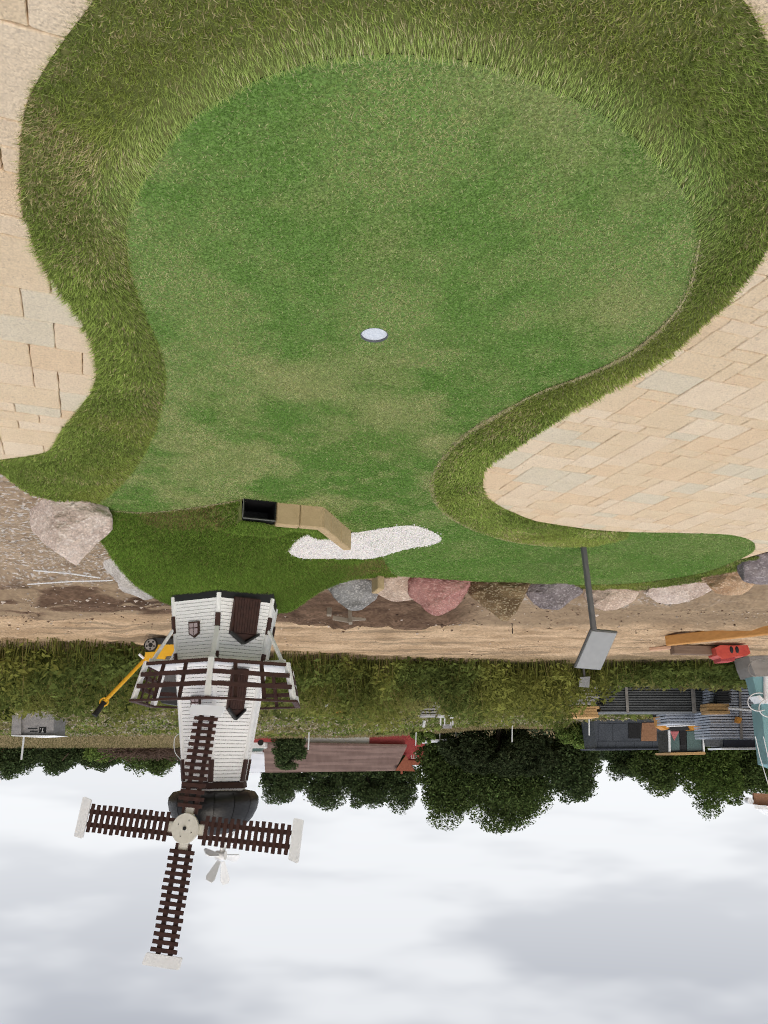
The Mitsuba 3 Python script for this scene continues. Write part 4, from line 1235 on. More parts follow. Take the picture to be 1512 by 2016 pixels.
bundle('timber_stack', 'three tan timber battens lying on the bar pile beside the bright planks', 'timber', 1394, 1437, R_(1385, 1406, 3), 17.1, 0.4, 'mat_tan_wood', 'batten', 0.12, 2.0)
bundle('timber_stack', 'tan timber battens stacked at the near end of the dark bars', 'timber', 1126, 1178, R_(1390, 1413, 4), 17.6, 0.8, 'mat_tan_wood', 'batten', 0.12, 4.0)
bundle('slab_stack', 'leaning pile of grey boards under the tan battens in weeds', 'boards', 1130, 1176, R_(1338, 1389, 8), 17.5, 0.8, 'mat_wrap', 'board', 0.3, 6.0)
nb = thing('storage_box', 'dark navy storage box with pale rim on top of bright planks', 'box')
part(nb, 'body', slab_px([(1424, 1456), (1600, 1456), (1600, 1470), (1426, 1472)], 17.5, 0.7), 'mat_navy')
part(nb, 'rim', slab_px([(1420, 1472.4), (1600, 1470.4), (1600, 1474), (1422, 1476)], 17.45, 0.75), 'mat_pale_board')
part(nb, 'grille', slab_px([(1396, 1455.5), (1423, 1455.5), (1423, 1470), (1398, 1469)], 17.52, 0.3), 'mat_bar_steel')
single('offcut', slab_px([(1452, 1411), (1461, 1414), (1458, 1424), (1450, 1422)], 17.24, 0.12), 'mat_orange', 'small orange offcut lying on the bright metal planks', 'offcut')
single('white_pipe', tube([D(1312, 1430, 18.6), D(1400, 1425, 18.6), D(1428, 1423, 18.6)], 0.02, 7), 'mat_white_plastic', 'thin white pipe lying across the shorter plank stack', 'pipe', smooth=40)
single('white_pipe', tube([D(1434, 1394, 17.05), D(1500, 1400, 17.05)], 0.028, 7), 'mat_white_plastic', 'white pipe beside the tan battens on the bright planks', 'pipe', smooth=40)

# digger cab
YD = 26.0
dg = thing('digger', 'digger cab with teal windows, pale yellow roof and orange fenders behind the plank stacks', 'digger')
part(dg, 'roof', slab_px([(1318, 1482), (1387, 1480), (1390, 1484), (1386, 1486), (1320, 1486.5)], YD - 0.1, 1.4), 'mat_tan_wood')
part(dg, 'cab', slab_px([(1318, 1438), (1382, 1438), (1385, 1481), (1322, 1481)], YD + 0.03, 1.2), 'mat_dark_steel')
part(dg, 'window', slab_px([(1318, 1441), (1337, 1440), (1338, 1477), (1322, 1478)], YD, 0.025), 'mat_cab_glass')
part(dg, 'window', slab_px([(1352, 1440), (1380, 1439), (1382, 1477), (1353, 1478)], YD, 0.025), 'mat_cab_glass')
part(dg, 'seat', slab_px([(1338, 1437), (1351, 1437), (1350, 1466), (1340, 1467)], YD - 0.01, 0.3), 'mat_ink')
for px in (1317, 1384):
    part(dg, 'pillar', beam(D(px, 1437, YD - 0.02), D(px + 1.5, 1481, YD - 0.02), 0.06, 0.06, up=(0, 1, 0)), 'mat_pale_board')
part(dg, 'warning_triangle', prism([(0, 0), (1, 0), (0.55, 1)], D(1337, 1440, YD - 0.03), D(1319, 1440, YD - 0.03) - D(1337, 1440, YD - 0.03), D(1337, 1458.5, YD - 0.03) - D(1337, 1440, YD - 0.03), np.array([0, -1.0, 0]), 0.012), 'mat_pink')
part(dg, 'hood', slab_px([(1312, 1400), (1384, 1400), (1382, 1437), (1316, 1437)], YD - 0.5, 0.45), 'mat_dark_steel')
part(dg, 'fender', slab_px([(1296, 1411), (1308, 1413), (1306, 1422), (1318, 1434), (1312, 1437), (1300, 1430)], YD - 0.62, 0.5), 'mat_orange', smooth=30)
part(dg, 'fender', slab_px([(1355, 1427), (1372, 1423), (1384, 1427), (1382, 1436), (1362, 1438)], YD - 0.62, 0.5), 'mat_orange', smooth=30)
for px in (1305, 1392):
    c_ = D(px, 1405, YD)
    part(dg, 'wheel', trimesh.creation.cylinder(0.42, segment=np.array([[c_[0] - 0.12, YD + 0.3, -0.05], [c_[0] + 0.12, YD + 0.3, -0.05]]), sections=24), 'mat_rubber', smooth=40)

# dark panel building
pbd = thing('site_cabin', 'low dark slate-grey panelled cabin with an orange-brown door behind the bars', 'cabin')
YB = 40.0
part(pbd, 'wall', slab_px([(1168, 1415), (1320, 1415), (1320, 1473), (1176, 1474)], YB, 2.5), 'mat_slate_panel')
for a, b in ((1178, 1206), (1207, 1234), (1290, 1316)):
    part(pbd, 'panel', slab_px([(a, 1425), (b, 1425), (b, 1458), (a, 1458)], YB - 0.03, 0.028), 'mat_slate_panel')
for a, b in ((1177, 1212), (1213, 1248), (1249, 1284), (1285, 1318)):
    part(pbd, 'panel', slab_px([(a, 1459.5), (b, 1459.5), (b, 1473), (a, 1473)], YB - 0.03, 0.028), 'mat_slate_panel')
part(pbd, 'door', slab_px([(1264, 1423), (1293, 1423), (1293, 1459), (1262, 1459)], YB - 0.05, 0.045), 'mat_brown_wood')
part(pbd, 'window', slab_px([(1237, 1424), (1262, 1424), (1260, 1454), (1238, 1454)], YB - 0.04, 0.035), 'mat_ink')
part(pbd, 'roof', slab_px([(1170, 1473.6), (1322, 1472.6), (1322, 1475), (1172, 1476.4)], YB - 0.15, 2.9), 'mat_navy')

# small grey sign in the weeds behind the near one
s2 = thing('sign', 'small grey sign panel among the weeds behind the big tilted sign', 'sign')
part(s2, 'panel', slab_px([(1142, 1333), (1162, 1332), (1160, 1353), (1140, 1352)], 13.3, 0.03), 'mat_grey_panel')
pm = D(1151, 1333, 13.33)
part(s2, 'post', tube([[pm[0], 13.35, -0.15], [pm[0], 13.35, pm[2] + 0.05]], 0.02, 8), 'mat_grey_metal', smooth=40)

# wrapped crate with its print, poles, heaps and stacks across the field
cr = thing('wrapped_pallet', 'grey film-wrapped pallet load with a black T. logo standing in weeds', 'pallet')
YP = 27.0
a_, b_ = D(108, 1412, YP), D(26, 1412, YP)
part(cr, 'load', slab_px([(107, 1395), (42, 1395), (42, 1447), (105, 1447)], YP, 1.0), 'mat_wrap')
part(cr, 'side_load', slab_px([(41.5, 1370), (26, 1376), (22, 1447), (41.5, 1447)], YP - 0.1, 1.0), 'mat_wrap')
part(cr, 'top_sheet', slab_px([(108, 1447.5), (22, 1447.5), (22, 1449), (64, 1451), (108, 1448.5)], YP - 0.12, 1.1), 'mat_pale_board')
lg = slab_px([(91, 1431.5), (77, 1431.5), (77, 1443), (90, 1443)], YP - 0.012, 0.01)
lk = part(cr, 'logo', lg, 'mat_ink')
lt = meshkit.text_mesh('T.', 0.125, 0.004, bold=True)
M = np.eye(4)
o_ = D(88, 1434, YP - 0.02)
M[:3, 0], M[:3, 1], M[:3, 2], M[:3, 3] = [1, 0, 0], [0, 0, 1], [0, -1, 0], o_
lt.apply_transform(M)
part(lk, 'lettering', lt, 'mat_white_print')
part(cr, 'print_line', [slab_px([(74, 1433), (55, 1433), (55, 1435.5), (74, 1435.5)], YP - 0.008, 0.006), slab_px([(74, 1438.5), (59, 1438.5), (59, 1441), (74, 1441)], YP - 0.008, 0.006)], 'mat_dark_steel')

for px, r0, r1, y, lab in ((46, 1450, 1496, 30, 'thin white pole rising behind the wrapped pallet'), (609, 1425, 1476, 40, 'thin white pole in front of the barn roof'),
                           (820, 1447, 1468, 48, 'thin white pole beside the small red house'), (1010, 1430, 1461, 44, 'thin white pole in front of the biggest dark trees'), (1162, 1420, 1448, 34, 'thin pale pole beside the dark cabin')):
    a, b = D(px, r0, y), D(px - 2 if px > 50 else px - 4, r1, y)
    single('pole', tube([[a[0], y, float(ground_z(a[0], np.array(y))) - 0.1], b], 0.035, 7), 'mat_white_plastic', lab, 'pole', smooth=40)

bundle('board_stack', 'low stack of grey boards in weeds, second from the mill gallery', 'boards', 724, 772, R_(1371, 1391, 4), 20.3, 0.9, 'mat_wrap', 'board', 0.35, 5.0)
bundle('board_stack', 'low stack of grey boards in weeds nearest the mill gallery', 'boards', 638, 656, R_(1366, 1390, 4), 20.2, 0.9, 'mat_wrap', 'board', 0.35, 3.0)
bundle('board_stack', 'grey board stack beside the white trestles', 'boards', 832, 864, R_(1376, 1411, 6), 22.0, 0.9, 'mat_wrap', 'board', 0.3, 4.0)
single('long_rail', slab_px([(640, 1388), (770, 1390.5), (770, 1391.8), (640, 1389.6)], 20.0, 0.05), 'mat_white_plastic', 'long thin white rail lying along the weeds beside the orange crate', 'rail')
oc = thing('crate', 'rusty orange crate standing among the weeds', 'crate')
part(oc, 'frame', slab_px([(659, 1392), (677, 1392), (677, 1411), (659, 1411)], 24.0, 0.4), 'mat_barn_red')
for i in range(3):
    part(oc, 'slat', slab_px([(660, 1393 + 6 * i), (676, 1393 + 6 * i), (676, 1397 + 6 * i), (660, 1397 + 6 * i)], 23.965, 0.03), 'mat_orange')
tr = thing('trestle', 'white trestle table with boards among the site clutter', 'trestle')
part(tr, 'top', slab_px([(862, 1408), (892, 1408), (892, 1411), (862, 1411)], 22.6, 0.5), 'mat_white_plastic')
for px in (866, 874, 886, 890):
    part(tr, 'leg', slab_px([(px, 1411.2), (px + 3, 1411.2), (px + 2.5, 1428), (px + 0.5, 1428)], 22.6, 0.05), 'mat_white_plastic')
part(tr, 'sheet', slab_px([(872, 1426), (890, 1426), (890, 1434), (872, 1434)], 22.7, 0.08), 'mat_wrap')
single('white_pipe', tube([D(836, 1419, 22.3), D(833, 1432, 22.3)], 0.04, 7), 'mat_white_plastic', 'short white pipe standing beside the grey board stack', 'pipe', smooth=40)

# ------------------------------------------------------------------ far buildings
bn = thing('barn', 'long red barn with dull brown tiled roof beyond the field bank', 'barn')
YR = 94.0
part(bn, 'wall', slab_px([(540, 1430), (798, 1430), (798, 1469), (540, 1466)], YR, 6.0), 'mat_barn_red')
part(bn, 'white_wall', slab_px([(598, 1432), (727, 1432), (727, 1465), (598, 1462)], YR - 0.15, 0.14), 'mat_barn_white')
def roof_sheet(pts_near, y0, pts_far, y1, th=0.25):
    v = [D(*p_, y0) for p_ in pts_near] + [D(*p_, y1) for p_ in pts_far]
    v = v + [q_ - [0, 0, th] for q_ in v]
    return trimesh.convex.convex_hull(np.array(v))
rf = part(bn, 'roof', roof_sheet([(519, 1465), (801, 1470)], YR - 0.6, [(522, 1521), (778, 1517.5)], YR + 3.2), 'mat_barn_roof')
part(bn, 'rear_roof', roof_sheet([(522, 1521.3), (778, 1517.8)], YR + 3.3, [(540, 1470), (792, 1470)], YR + 7.0), 'mat_barn_roof')
gv_ = [D(801, 1472, YR - 0.3), D(818, 1517, YR + 3.2), D(778, 1517.5, YR + 3.2)]
gbl = thing('house', 'small house with orange gable beside the barn end', 'house')
g0, g1, g2 = D(780, 1516, 96.5), D(817, 1519, 96.5), D(799, 1486, 96.5)
part(gbl, 'gable', slab_px([(778, 1517.5), (799, 1486.5), (817, 1518.5)], 96.0, 0.5), 'mat_orange_roof')
part(gbl, 'wall', slab_px([(790, 1440), (815, 1440), (815, 1486), (790, 1486)], 96.6, 5), 'mat_barn_red')
part(gbl, 'chimney', slab_px([(789, 1515), (793, 1515), (793, 1524), (789, 1524)], 96.2, 0.6), 'mat_orange_roof')
rh = thing('house', 'small dark red house with white window right beside the barn', 'house')
part(rh, 'wall', slab_px([(800, 1440), (836, 1440), (836, 1497), (800, 1497)], 99, 5), 'mat_barn_red')
rw = part(rh, 'window', slab_px([(809, 1482), (820, 1482), (820, 1494), (809, 1494)], 98.9, 0.09), 'mat_barn_white')
part(rw, 'pane', [slab_px([(811, 1484), (813.8, 1484), (813.8, 1493), (811, 1493)], 98.85, 0.045), slab_px([(815.4, 1484), (818.2, 1484), (818.2, 1493), (815.4, 1493)], 98.85, 0.045)], 'mat_barn_red')
part(rh, 'roof', slab_px([(798, 1497), (838, 1497), (832, 1506), (804, 1506)], 98.8, 5.5), 'mat_orange_roof')
gh = thing('greenhouse', 'pale whitish roofed building between the windmill and the dark bush', 'building')
part(gh, 'wall', slab_px([(476, 1440), (542, 1440), (542, 1486), (476, 1483)], 104, 6), 'mat_barn_red')
part(gh, 'roof', roof_sheet([(470, 1482), (548, 1487)], 103.4, [(470, 1523), (548, 1518)], 107.0), 'mat_pale_roof')
part(gh, 'roof', roof_sheet([(470, 1523.4), (548, 1518.4)], 107.1, [(476, 1482), (544, 1486)], 110.6), 'mat_pale_roof')


def car(name, label, px0, px1, rlow, rtop, y, m):
    t = thing(name, label, 'car')
    w = px1 - px0
    h = rtop - rlow
    part(t, 'body', slab_px([(px0, rlow), (px1, rlow), (px1, rlow + h * 0.5), (px1 - w * 0.06, rlow + h * 0.58), (px0 + w * 0.05, rlow + h * 0.58), (px0, rlow + h * 0.45)], y, 1.7), m)
    part(t, 'cabin', slab_px([(px0 + w * 0.12, rlow + h * 0.58), (px1 - w * 0.1, rlow + h * 0.58), (px1 - w * 0.22, rtop - 1.2), (px0 + w * 0.25, rtop - 1.2)], y + 0.1, 1.5), 'mat_cab_glass')
    part(t, 'roof', slab_px([(px0 + w * 0.2, rtop - 1.2), (px1 - w * 0.18, rtop - 1.2), (px1 - w * 0.25, rtop), (px0 + w * 0.27, rtop)], y + 0.05, 1.6), m)
    for f_ in (0.2, 0.8):
        c_ = D(px0 + w * f_, rlow, y)
        part(t, 'wheel', trimesh.creation.cylinder(0.32, segment=np.array([[c_[0], y - 0.03, c_[2]], [c_[0], y + 0.2, c_[2]]]), sections=16), 'mat_rubber', smooth=40)


car('parked_car', 'light grey car parked beyond the field next to the windmill tower', 478, 522, 1462, 1481, 88, 'mat_white_plastic')
ca = thing('carport', 'pale flat canopy roof below the big dark trees', 'canopy')
part(ca, 'roof', roof_sheet([(828, 1461), (902, 1456)], 66, [(832, 1464), (915, 1457)], 69, 0.12), 'mat_pale_roof')
for px in (832, 866, 898):
    c_ = D(px, 1459, 66.2)
    part(ca, 'post', tube([[c_[0], 66.2, float(ground_z(c_[0], np.array(66.2))) - 0.1], [c_[0], 66.2, c_[2]]], 0.06, 6), 'mat_barn_white')
fh1 = thing('house', 'far red-walled house at the picture corner behind bushes', 'house')
part(fh1, 'wall', slab_px([(-40, 1460), (9, 1460), (9, 1494), (-40, 1494)], 128, 5), 'mat_barn_red')
part(fh1, 'roof', slab_px([(-44, 1494), (12, 1494), (2, 1503), (-44, 1508)], 127.5, 6), 'mat_orange_roof')
fh2 = thing('house', 'far house with a red roof peak showing among the bushes', 'house')
part(fh2, 'wall', slab_px([(164, 1450), (193, 1450), (193, 1498), (164, 1498)], 126, 5), 'mat_barn_red')
part(fh2, 'roof', slab_px([(160, 1498), (197, 1498), (188, 1510), (172, 1510)], 125.5, 6), 'mat_orange_roof')

# ------------------------------------------------------------------ trees
def leaf_cards(cen, size, col, flat_=0.0):
    n = len(cen)
    d = rng.normal(size=(n, 3))
    d[:, 2] *= 0.7
    d /= np.linalg.norm(d, axis=1, keepdims=True)
    e = rng.normal(size=(n, 3))
    e -= d * (e * d).sum(1, keepdims=True)
    e /= np.linalg.norm(e, axis=1, keepdims=True) + 1e-9
    s = size[:, None]
    v = np.stack([cen - d * s, cen + e * s * 0.42, cen + d * s, cen - e * s * 0.42], 1).reshape(-1, 3)
    k = (np.arange(n) * 4)[:, None, None]
    f = (np.array([[0, 1, 2], [0, 2, 3]])[None] + k).reshape(-1, 3)
    return v, f, np.repeat(col, 4, 0)


def crown_tree(name, label, px0, px1, rowb, rowt, y, col, n_leaf, leaf, clumps=26, seed=0, group=None, shape='round', trunk=0.25, cat='tree', depth=None, low=0.0):
    n_leaf, leaf = int(n_leaf * 1.2), leaf * 0.80
    r = np.random.default_rng(seed)
    a, b = D(px0, rowb, y), D(px1, rowb, y)
    zt = D((px0 + px1) / 2, rowt, y)[2]
    cx, w = (a[0] + b[0]) / 2, abs(a[0] - b[0])
    zb = float(ground_z(np.array(cx), np.array(float(y))))
    hgt = zt - zb
    dep = depth or min(w * 0.8, 8)
    c0 = np.array([cx, y, zb])
    # clump centres
    C_, R__ = [], []
    for i in range(clumps):
        if shape == 'cone':
            t = r.random() ** 0.9
            rad = (1 - t) * 0.92 + 0.06
            a_ = r.uniform(0, 6.283)
            q_ = np.array([math.cos(a_) * rad * w / 2 * r.uniform(0.4, 0.95), math.sin(a_) * rad * dep / 2 * 0.8, (low + (1 - low) * t) * hgt * 0.95 + 0.05 * hgt])
            rr_ = w * (0.10 + 0.13 * (1 - t))
        else:
            d_ = r.normal(size=3)
            d_ /= np.linalg.norm(d_)
            k_ = r.uniform(0.35, 0.86)
            q_ = np.array([d_[0] * w / 2 * k_, d_[1] * dep / 2 * k_, hgt * (0.5 + low / 2) + d_[2] * hgt * (0.5 - low / 2) * k_])
            rr_ = min(w, hgt) * r.uniform(0.10, 0.27)
        C_.append(q_)
        R__.append(rr_)
    C_, R__ = np.array(C_), np.array(R__)
    pick = r.choice(clumps, n_leaf, p=R__ ** 2 / (R__ ** 2).sum())
    d_ = r.normal(size=(n_leaf, 3))
    d_ /= np.linalg.norm(d_, axis=1, keepdims=True)
    rad = R__[pick] * (0.45 + 0.62 * r.random(n_leaf) ** 0.6)
    cen = C_[pick] + d_ * rad[:, None] * np.array([1.0, 1.0, 0.85])
    cen += (meshkit.fbm(cen * 0.9 + seed, 3, seed)[:, None] - 0.5) * 0.9 * d_
    if shape != 'cone':
        # keep the crown inside its outline, but let sprigs break it
        e_ = (cen - [0, 0, hgt * (0.5 + low / 2)]) / np.array([w / 2, dep / 2, hgt * (0.5 - low / 2)])
        ln = np.linalg.norm(e_, axis=1)
        cen = cen[ln < 1.03 + 0.08 * r.random(len(ln))]
        pick = pick[ln < 1.03 + 0.08 * r.random(len(ln))] if False else pick[:len(cen)]
    cen = cen[cen[:, 2] > 0.02 * hgt]
    m = len(cen)
    tone = r.uniform(0.35, 1.55, clumps)[pick[:m]] if m <= len(pick) else 1.0
    col_ = np.asarray(col)[None] * (np.asarray(tone)[:, None]) * r.uniform(0.75, 1.25, (m, 1)) * (1 + 0.16 * (r.random((m, 3)) - 0.5))
    v, f, c = leaf_cards(cen + c0, leaf * r.uniform(0.6, 1.35, m), col_)
    t = thing(name, label, cat, group)
    part(t, 'crown', (v, f), 'mat_leaf', smooth=True, color=np.clip(c, 0, 0.6))
    if trunk:
        tr_ = [tube([c0 - [0, 0, 0.2], c0 + [0.03 * w, 0, hgt * 0.35], c0 + [-0.02 * w, 0, hgt * 0.72]], [trunk, trunk * 0.75, trunk * 0.3], 8)]
        for i in r.choice(clumps, min(9, clumps), replace=False):
            s_ = c0 + [0.02 * w, 0, hgt * r.uniform(0.2, 0.55)]
            e_ = c0 + C_[i]
            tr_.append(tube([s_, (s_ + e_) / 2 + [0, 0, 0.05 * hgt], e_], [trunk * 0.4, trunk * 0.25, trunk * 0.08], 6))
        part(t, 'trunk', tr_, 'mat_bark', smooth=40)
    return t


DG, MG, LG = (0.090, 0.130, 0.056), (0.115, 0.165, 0.056), (0.19, 0.27, 0.075)
G1 = 'dark trees beyond the site'
crown_tree('leafy_tree', 'big dark tree right beside the barn, rounded crown', 812, 935, 1455, 1628, 72, MG, 30000, 0.17, 60, 1, low=0.02)
crown_tree('leafy_tree', 'biggest dark tree, tallest crown in the middle of the skyline', 900, 1085, 1450, 1640, 70, MG, 52000, 0.17, 95, 2, low=0.02)
crown_tree('leafy_tree', 'loose-crowned dark tree next to the tallest one, gaps of sky', 1058, 1178, 1445, 1588, 68, DG, 22000, 0.17, 52, 3, low=0.04)
crown_tree('leafy_tree', 'darkest leaning tree filling below the tallest crowns', 840, 1130, 1445, 1528, 66, (0.058, 0.078, 0.038), 30000, 0.17, 70, 4, low=0.0)
crown_tree('leafy_tree', 'dark spruce-like tree just behind the slate-grey cabin', 1182, 1270, 1455, 1552, 58, DG, 16000, 0.13, 44, 5)
crown_tree('leafy_tree', 'dark green tree behind the digger cab', 1235, 1350, 1455, 1568, 56, MG, 20000, 0.13, 48, 6)
crown_tree('leafy_tree', 'brighter green tree with small top sprigs right behind the plank stacks', 1320, 1452, 1455, 1588, 54, (0.12, 0.18, 0.05), 26000, 0.13, 56, 7)
crown_tree('leafy_tree', 'brownish green tree cut by the picture edge above the storage box', 1425, 1560, 1455, 1578, 55, MG, 22000, 0.13, 48, 8)
crown_tree('sapling', 'thin wispy sapling tops poking above the bright green tree', 1346, 1414, 1455, 1614, 55, MG, 1500, 0.12, 22, 9, trunk=0.06, low=0.62)
crown_tree('sapling', 'small wispy tree top above the picture-edge trees', 1404, 1450, 1455, 1607, 55.5, MG, 1500, 0.12, 18, 10, trunk=0.06, low=0.55)
crown_tree('leafy_tree', 'dark tree behind the barn ridge nearest the windmill', 505, 610, 1460, 1588, 112, DG, 16000, 0.26, 44, 11, low=0.1)
crown_tree('leafy_tree', 'dark tree behind the middle of the barn ridge', 590, 700, 1460, 1592, 114, DG, 16000, 0.26, 44, 12, low=0.1)
crown_tree('leafy_tree', 'tallest dark tree behind the barn roof end', 676, 772, 1460, 1608, 113, DG, 15000, 0.26, 40, 13, low=0.1)
crown_tree('leafy_tree', 'thin-topped dark tree behind the orange gable', 745, 832, 1460, 1598, 115, DG, 12000, 0.26, 38, 14, low=0.1)
crown_tree('bush', 'round dark evergreen bush in front of the barn roof', 535, 604, 1446, 1521, 80, DG, 14000, 0.15, 40, 15, cat='bush', trunk=0.12)
crown_tree('bush', 'bright green bush beside the dark cabin in front of the big trees', 1096, 1186, 1418, 1473, 44, LG, 11000, 0.11, 34, 16, cat='bush', trunk=0.08)
crown_tree('bush', 'light green bush below the small red house', 800, 862, 1425, 1466, 56, LG, 6000, 0.13, 26, 17, cat='bush', trunk=0.08)
for i, (a, b, t_, lab) in enumerate(((-30, 82, 1534, 'bluish dark bush tree at the picture corner'), (70, 172, 1529, 'dark green spreading bush tree right beside the picture-corner tree'), (160, 252, 1522, 'low dark green bush tree, third from the picture corner'),
                                    (235, 345, 1537, 'dark green bush tree right behind the windmill tower'))):
    crown_tree('hedge_tree', lab, a, b, 1476, t_, 116, DG if i != 3 else MG, 11000, 0.24, 40, 20 + i, low=0.0, trunk=0.15)
crown_tree('bush', 'lighter green low bush beside the brush heap', 155, 255, 1474, 1502, 104, LG, 5000, 0.2, 24, 30, cat='bush', trunk=0.1)

# heap of cut brush
r_ = np.random.default_rng(77)
ms = []
c_ = D(290, 1476, 100)
for i in range(260):
    s_ = c_ + [r_.normal(0, 2.6), r_.normal(0, 1), r_.uniform(-0.4, 0.5)]
    e_ = s_ + [r_.normal(0, 1.6), r_.normal(0, 0.8), r_.uniform(0.0, 1.1)]
    ms.append(tube([s_, (s_ + e_) / 2 + r_.normal(0, 0.1, 3), e_], 0.05, 4, cap=False))
mat('mat_brush', (0.10, 0.065, 0.05), 0.9)
bh = thing('brush_heap', 'heap of cut brown branches in front of the bushes near the windmill', 'brushwood')
part(bh, 'branches', ms, 'mat_brush', kind='stuff')

# far wood behind everything, one mass
V, Fc, Cc = [], [], []
n = 36000
xs = rng.uniform(-75, 80, n)
ys = 135 + rng.uniform(0, 8, n)
topz = -0.6 + 3.2 * nfbm(xs, 0 * xs, 0.07, 3, 90) + 1.8 * nfbm(xs, 0 * xs, 0.45, 2, 91)
cen = np.column_stack([xs, ys, -3.3 + (topz + 3.3) * rng.random(n) ** 0.7])
v, f, c = leaf_cards(cen, 0.46 * rng.uniform(0.6, 1.3, n), np.array([[0.08, 0.11, 0.065]]) * rng.uniform(0.6, 1.4, (n, 1)))
single('far_wood', (v, f), 'mat_leaf', 'low dark line of far-off woodland behind the buildings', 'wood', kind='stuff', smooth=True, color=c)

# ------------------------------------------------------------------ weeds over the field
edge_px = [(-200, 1255), (0, 1257), (200, 1259), (330, 1268), (400, 1276), (640, 1287), (800, 1295), (1000, 1299), (1200, 1301), (1300, 1299), (1512, 1300), (1700, 1302)]
eg = smooth_curve(PXY(edge_px), 6)
eg = eg[np.argsort(eg[:, 0])]


def weed_front(x):
    return np.interp(x, eg[:, 0], eg[:, 1])


def in_piles(x, y):
    return (y > 18.6) & (y < 21) & (x < -4.9 * y / 19.3) & (x > -30)


# trodden spots in front of the things that stand in the field: centre x, y, reach towards the camera, half width
CLEAR = [((756 - px) / F * y * 0.99, y, r, w) for px, y, r, w in ((66, 27, 4, 0.9), (705, 20.2, 3.2, 1.0), (748, 20.3, 3.8, 0.45), (647, 20.2, 3.8, 0.3), (848, 22, 4, 0.45), (880, 22.6, 4, 0.5), (668, 24, 4.5, 0.3),
         (1150, 17.5, 2.6, 0.5), (1151, 13.3, 1.0, 0.22))]


def scatter(n, y0, y1):
    out = []
    have = 0
    while have < n:
        y = y0 + (y1 - y0) * rng.random(n * 2)
        x = (rng.random(n * 2) * 2 - 1) * (0.61 * y + 0.8)
        k = y > weed_front(x) + 0.05 * rng.random(n * 2)
        k &= rng.random(n * 2) < (0.61 * y + 0.8) / (0.61 * y1 + 0.8)
        for cx, cy, r, w in CLEAR:
            k &= ~((np.abs(x - cx * y / cy) < w) & (y < cy + 0.2) & (y > cy - r) & (rng.random(len(y)) < 0.92))
        k &= ~((y > 16.6) & (y < 20.2) & (x < -4.3 * y / 17.5 + 0.25))
        k &= ~((y > 15.2) & (x < -4.5) & (y < 17) & (rng.random(len(y)) < 0.55))
        out.append(np.column_stack([x[k], y[k]]))
        have += k.sum()
    return np.vstack(out)[:n]


def weed_height(x, y):
    f_ = sm(0, 1.2, y - weed_front(x))
    hump = 0.14 + (0.55 * nfbm(x, y, 0.55, 3, 101) + 0.55 * sm(0.35, 0.7, nfbm(x, y, 1.6, 2, 102))) * sm(0.0, 0.5, y - weed_front(x) + 0.25)
    right = 1 - 0.70 * (1 - sm(-4.6, -3.0, x)) * (0.4 + 0.6 * sm(12.8, 14.5, y)) * (1 - sm(19, 21, y))
    return hump * (0.75 + 0.25 * f_) * (1 - 0.74 * sm(14.2, 19, y)) * right


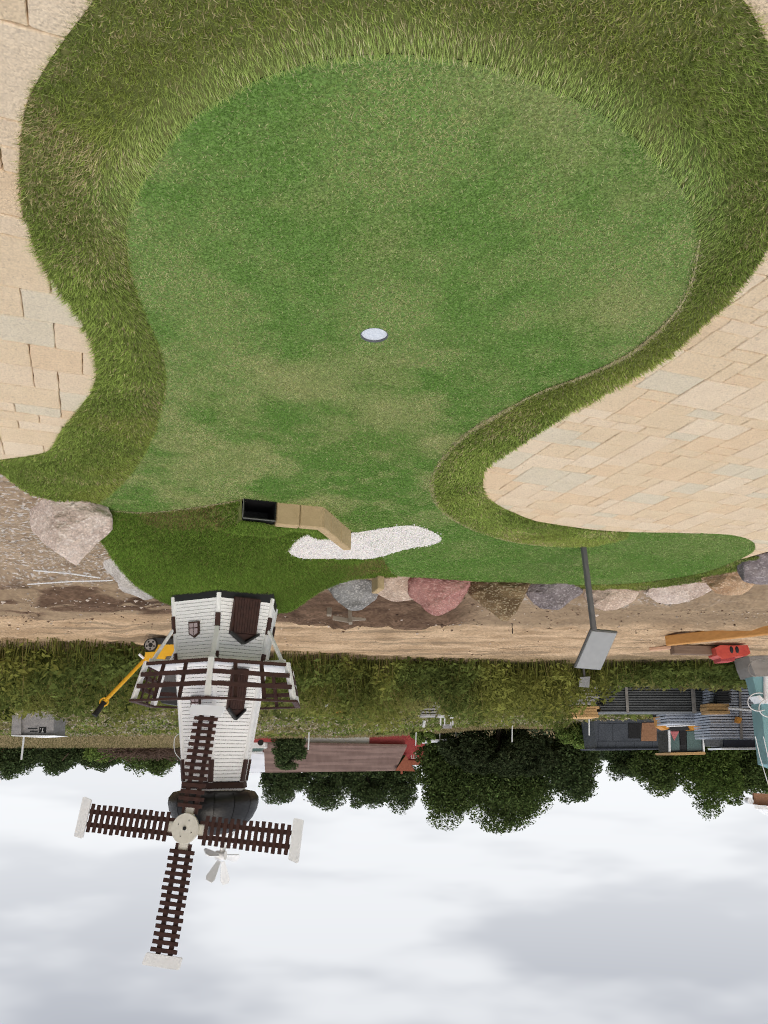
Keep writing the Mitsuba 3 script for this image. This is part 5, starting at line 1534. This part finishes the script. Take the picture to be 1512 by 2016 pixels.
parts_w = []
for n, y0, y1, s in ((64000, 10.3, 14.5, 1.0), (50000, 14.5, 20, 1.45), (48000, 20, 31, 2.2), (40000, 31, 48, 3.2)):
    p = scatter(n, y0, y1)
    x, y = p[:, 0], p[:, 1]
    zg = ground_z(x, y)
    hgt = weed_height(x, y)
    kind = nfbm(x, y, 0.9, 3, 111)
    kind2 = nfbm(x, y, 3.5, 2, 113)
    # grass stalks
    g = rng.random(n) < 0.16 + 0.30 * sm(0.4, 1.5, y - weed_front(x))
    hh = hgt[g] * rng.uniform(0.55, 1.15, g.sum())
    col = np.array([0.22, 0.245, 0.065]) * (1.0 if s < 1.2 else 1.3) * rng.uniform(0.5, 1.4, (g.sum(), 1))
    col = np.where((rng.random(g.sum()) < (0.22 if s < 1.5 else 0.45) * (0.4 + kind[g]))[:, None], np.array([0.36, 0.31, 0.13]) * rng.uniform(0.7, 1.2, (g.sum(), 1)), col)
    ang = rng.random(g.sum()) * 6.283
    ln = hh * rng.uniform(0.1, 0.55, g.sum())
    parts_w.append(blades(np.column_stack([p[g], zg[g]]), hh, np.full(g.sum(), 0.011 * s) * rng.uniform(0.7, 1.4, g.sum()), np.stack([np.cos(ang), np.sin(ang)], 1) * ln[:, None], col, mid=True))
    # leafy weeds: leaves strewn over the height of the plant, small ones
    m = ~g
    q3 = np.column_stack([p[m], zg[m] + hgt[m] * (0.12 + 0.88 * rng.random(m.sum()) ** 0.55)])
    lc = np.array([0.128, 0.165, 0.046]) * (1.0, 1.15, 1.45, 1.5)[(1.0, 1.45, 2.2, 3.2).index(s)] * rng.uniform(0.65, 1.3, (m.sum(), 1)) * (0.25 + 1.5 * kind2[m][:, None])
    yel = sm(0.5, 0.72, kind[m])[:, None]
    dryp = sm(0.46, 0.68, nfbm(x[m], y[m], 0.45, 3, 117))[:, None] * sm(13, 18, y[m])[:, None]
    lc = lc * (1 - 0.6 * yel) + np.array([0.34, 0.34, 0.085]) * 0.6 * yel
    lc = lc * (1 - 0.6 * dryp) + np.array([0.34, 0.27, 0.15]) * 0.6 * dryp
    parts_w.append(leaf_cards(q3, rng.uniform(0.020, 0.07, m.sum()) ** 1.0 * s, lc))
v, f, c = join(parts_w)
single('weeds', (v, f), 'mat_leaf', 'overgrown field of green weeds and tall grass behind the sand', 'weeds', kind='stuff', smooth=True, color=np.clip(c, 0, 0.6))
# pale flower heads in drifts
n = 52000
p = scatter(n, 17, 47)
x, y = p[:, 0], p[:, 1]
den = sm(0.42, 0.66, nfbm(x, y, 0.16, 3, 121)) * sm(18, 27, y)
den = np.maximum(den, 1.3 * np.exp(-((x - 6) / 7) ** 2 - ((y - 33) / 6) ** 2))
k = rng.random(n) < den * 0.75
p = p[k]
x, y = p[:, 0], p[:, 1]
zz = ground_z(x, y) + weed_height(x, y) * rng.uniform(0.8, 1.25, len(x))
fc = np.where((rng.random(len(x)) < 0.75)[:, None], np.array([[0.55, 0.46, 0.34]]), np.array([[0.70, 0.64, 0.56]])) * rng.uniform(0.6, 1.1, (len(x), 1))
v, f, c = leaf_cards(np.column_stack([p, zz]), rng.uniform(0.04, 0.085, len(x)), fc)
single('seed_heads', (v, f), 'mat_leaf', 'drifts of pale pinkish seed heads over the weed field', 'flowers', kind='stuff', smooth=True, color=np.clip(c, 0, 0.8))
# dry grass of the bank
n = 60000
p = scatter(n, 44, 66)
x, y = p[:, 0], p[:, 1]
hh = rng.uniform(0.06, 0.18, n)
ang = rng.random(n) * 6.283
col = np.array([0.36, 0.30, 0.17]) * rng.uniform(0.6, 1.25, (n, 1))
col = np.where((rng.random(n) < 0.25)[:, None], np.array([0.12, 0.125, 0.045]), col)
v, f, c = blades(np.column_stack([p, ground_z(x, y)]), hh, np.full(n, 0.06), np.stack([np.cos(ang), np.sin(ang)], 1) * (hh * 0.6)[:, None], col, mid=False)
single('dry_grass', (v, f), 'mat_leaf', 'dry tan grass on the far bank in front of the barn', 'grass', kind='stuff', smooth=True, color=np.clip(c, 0, 0.6))
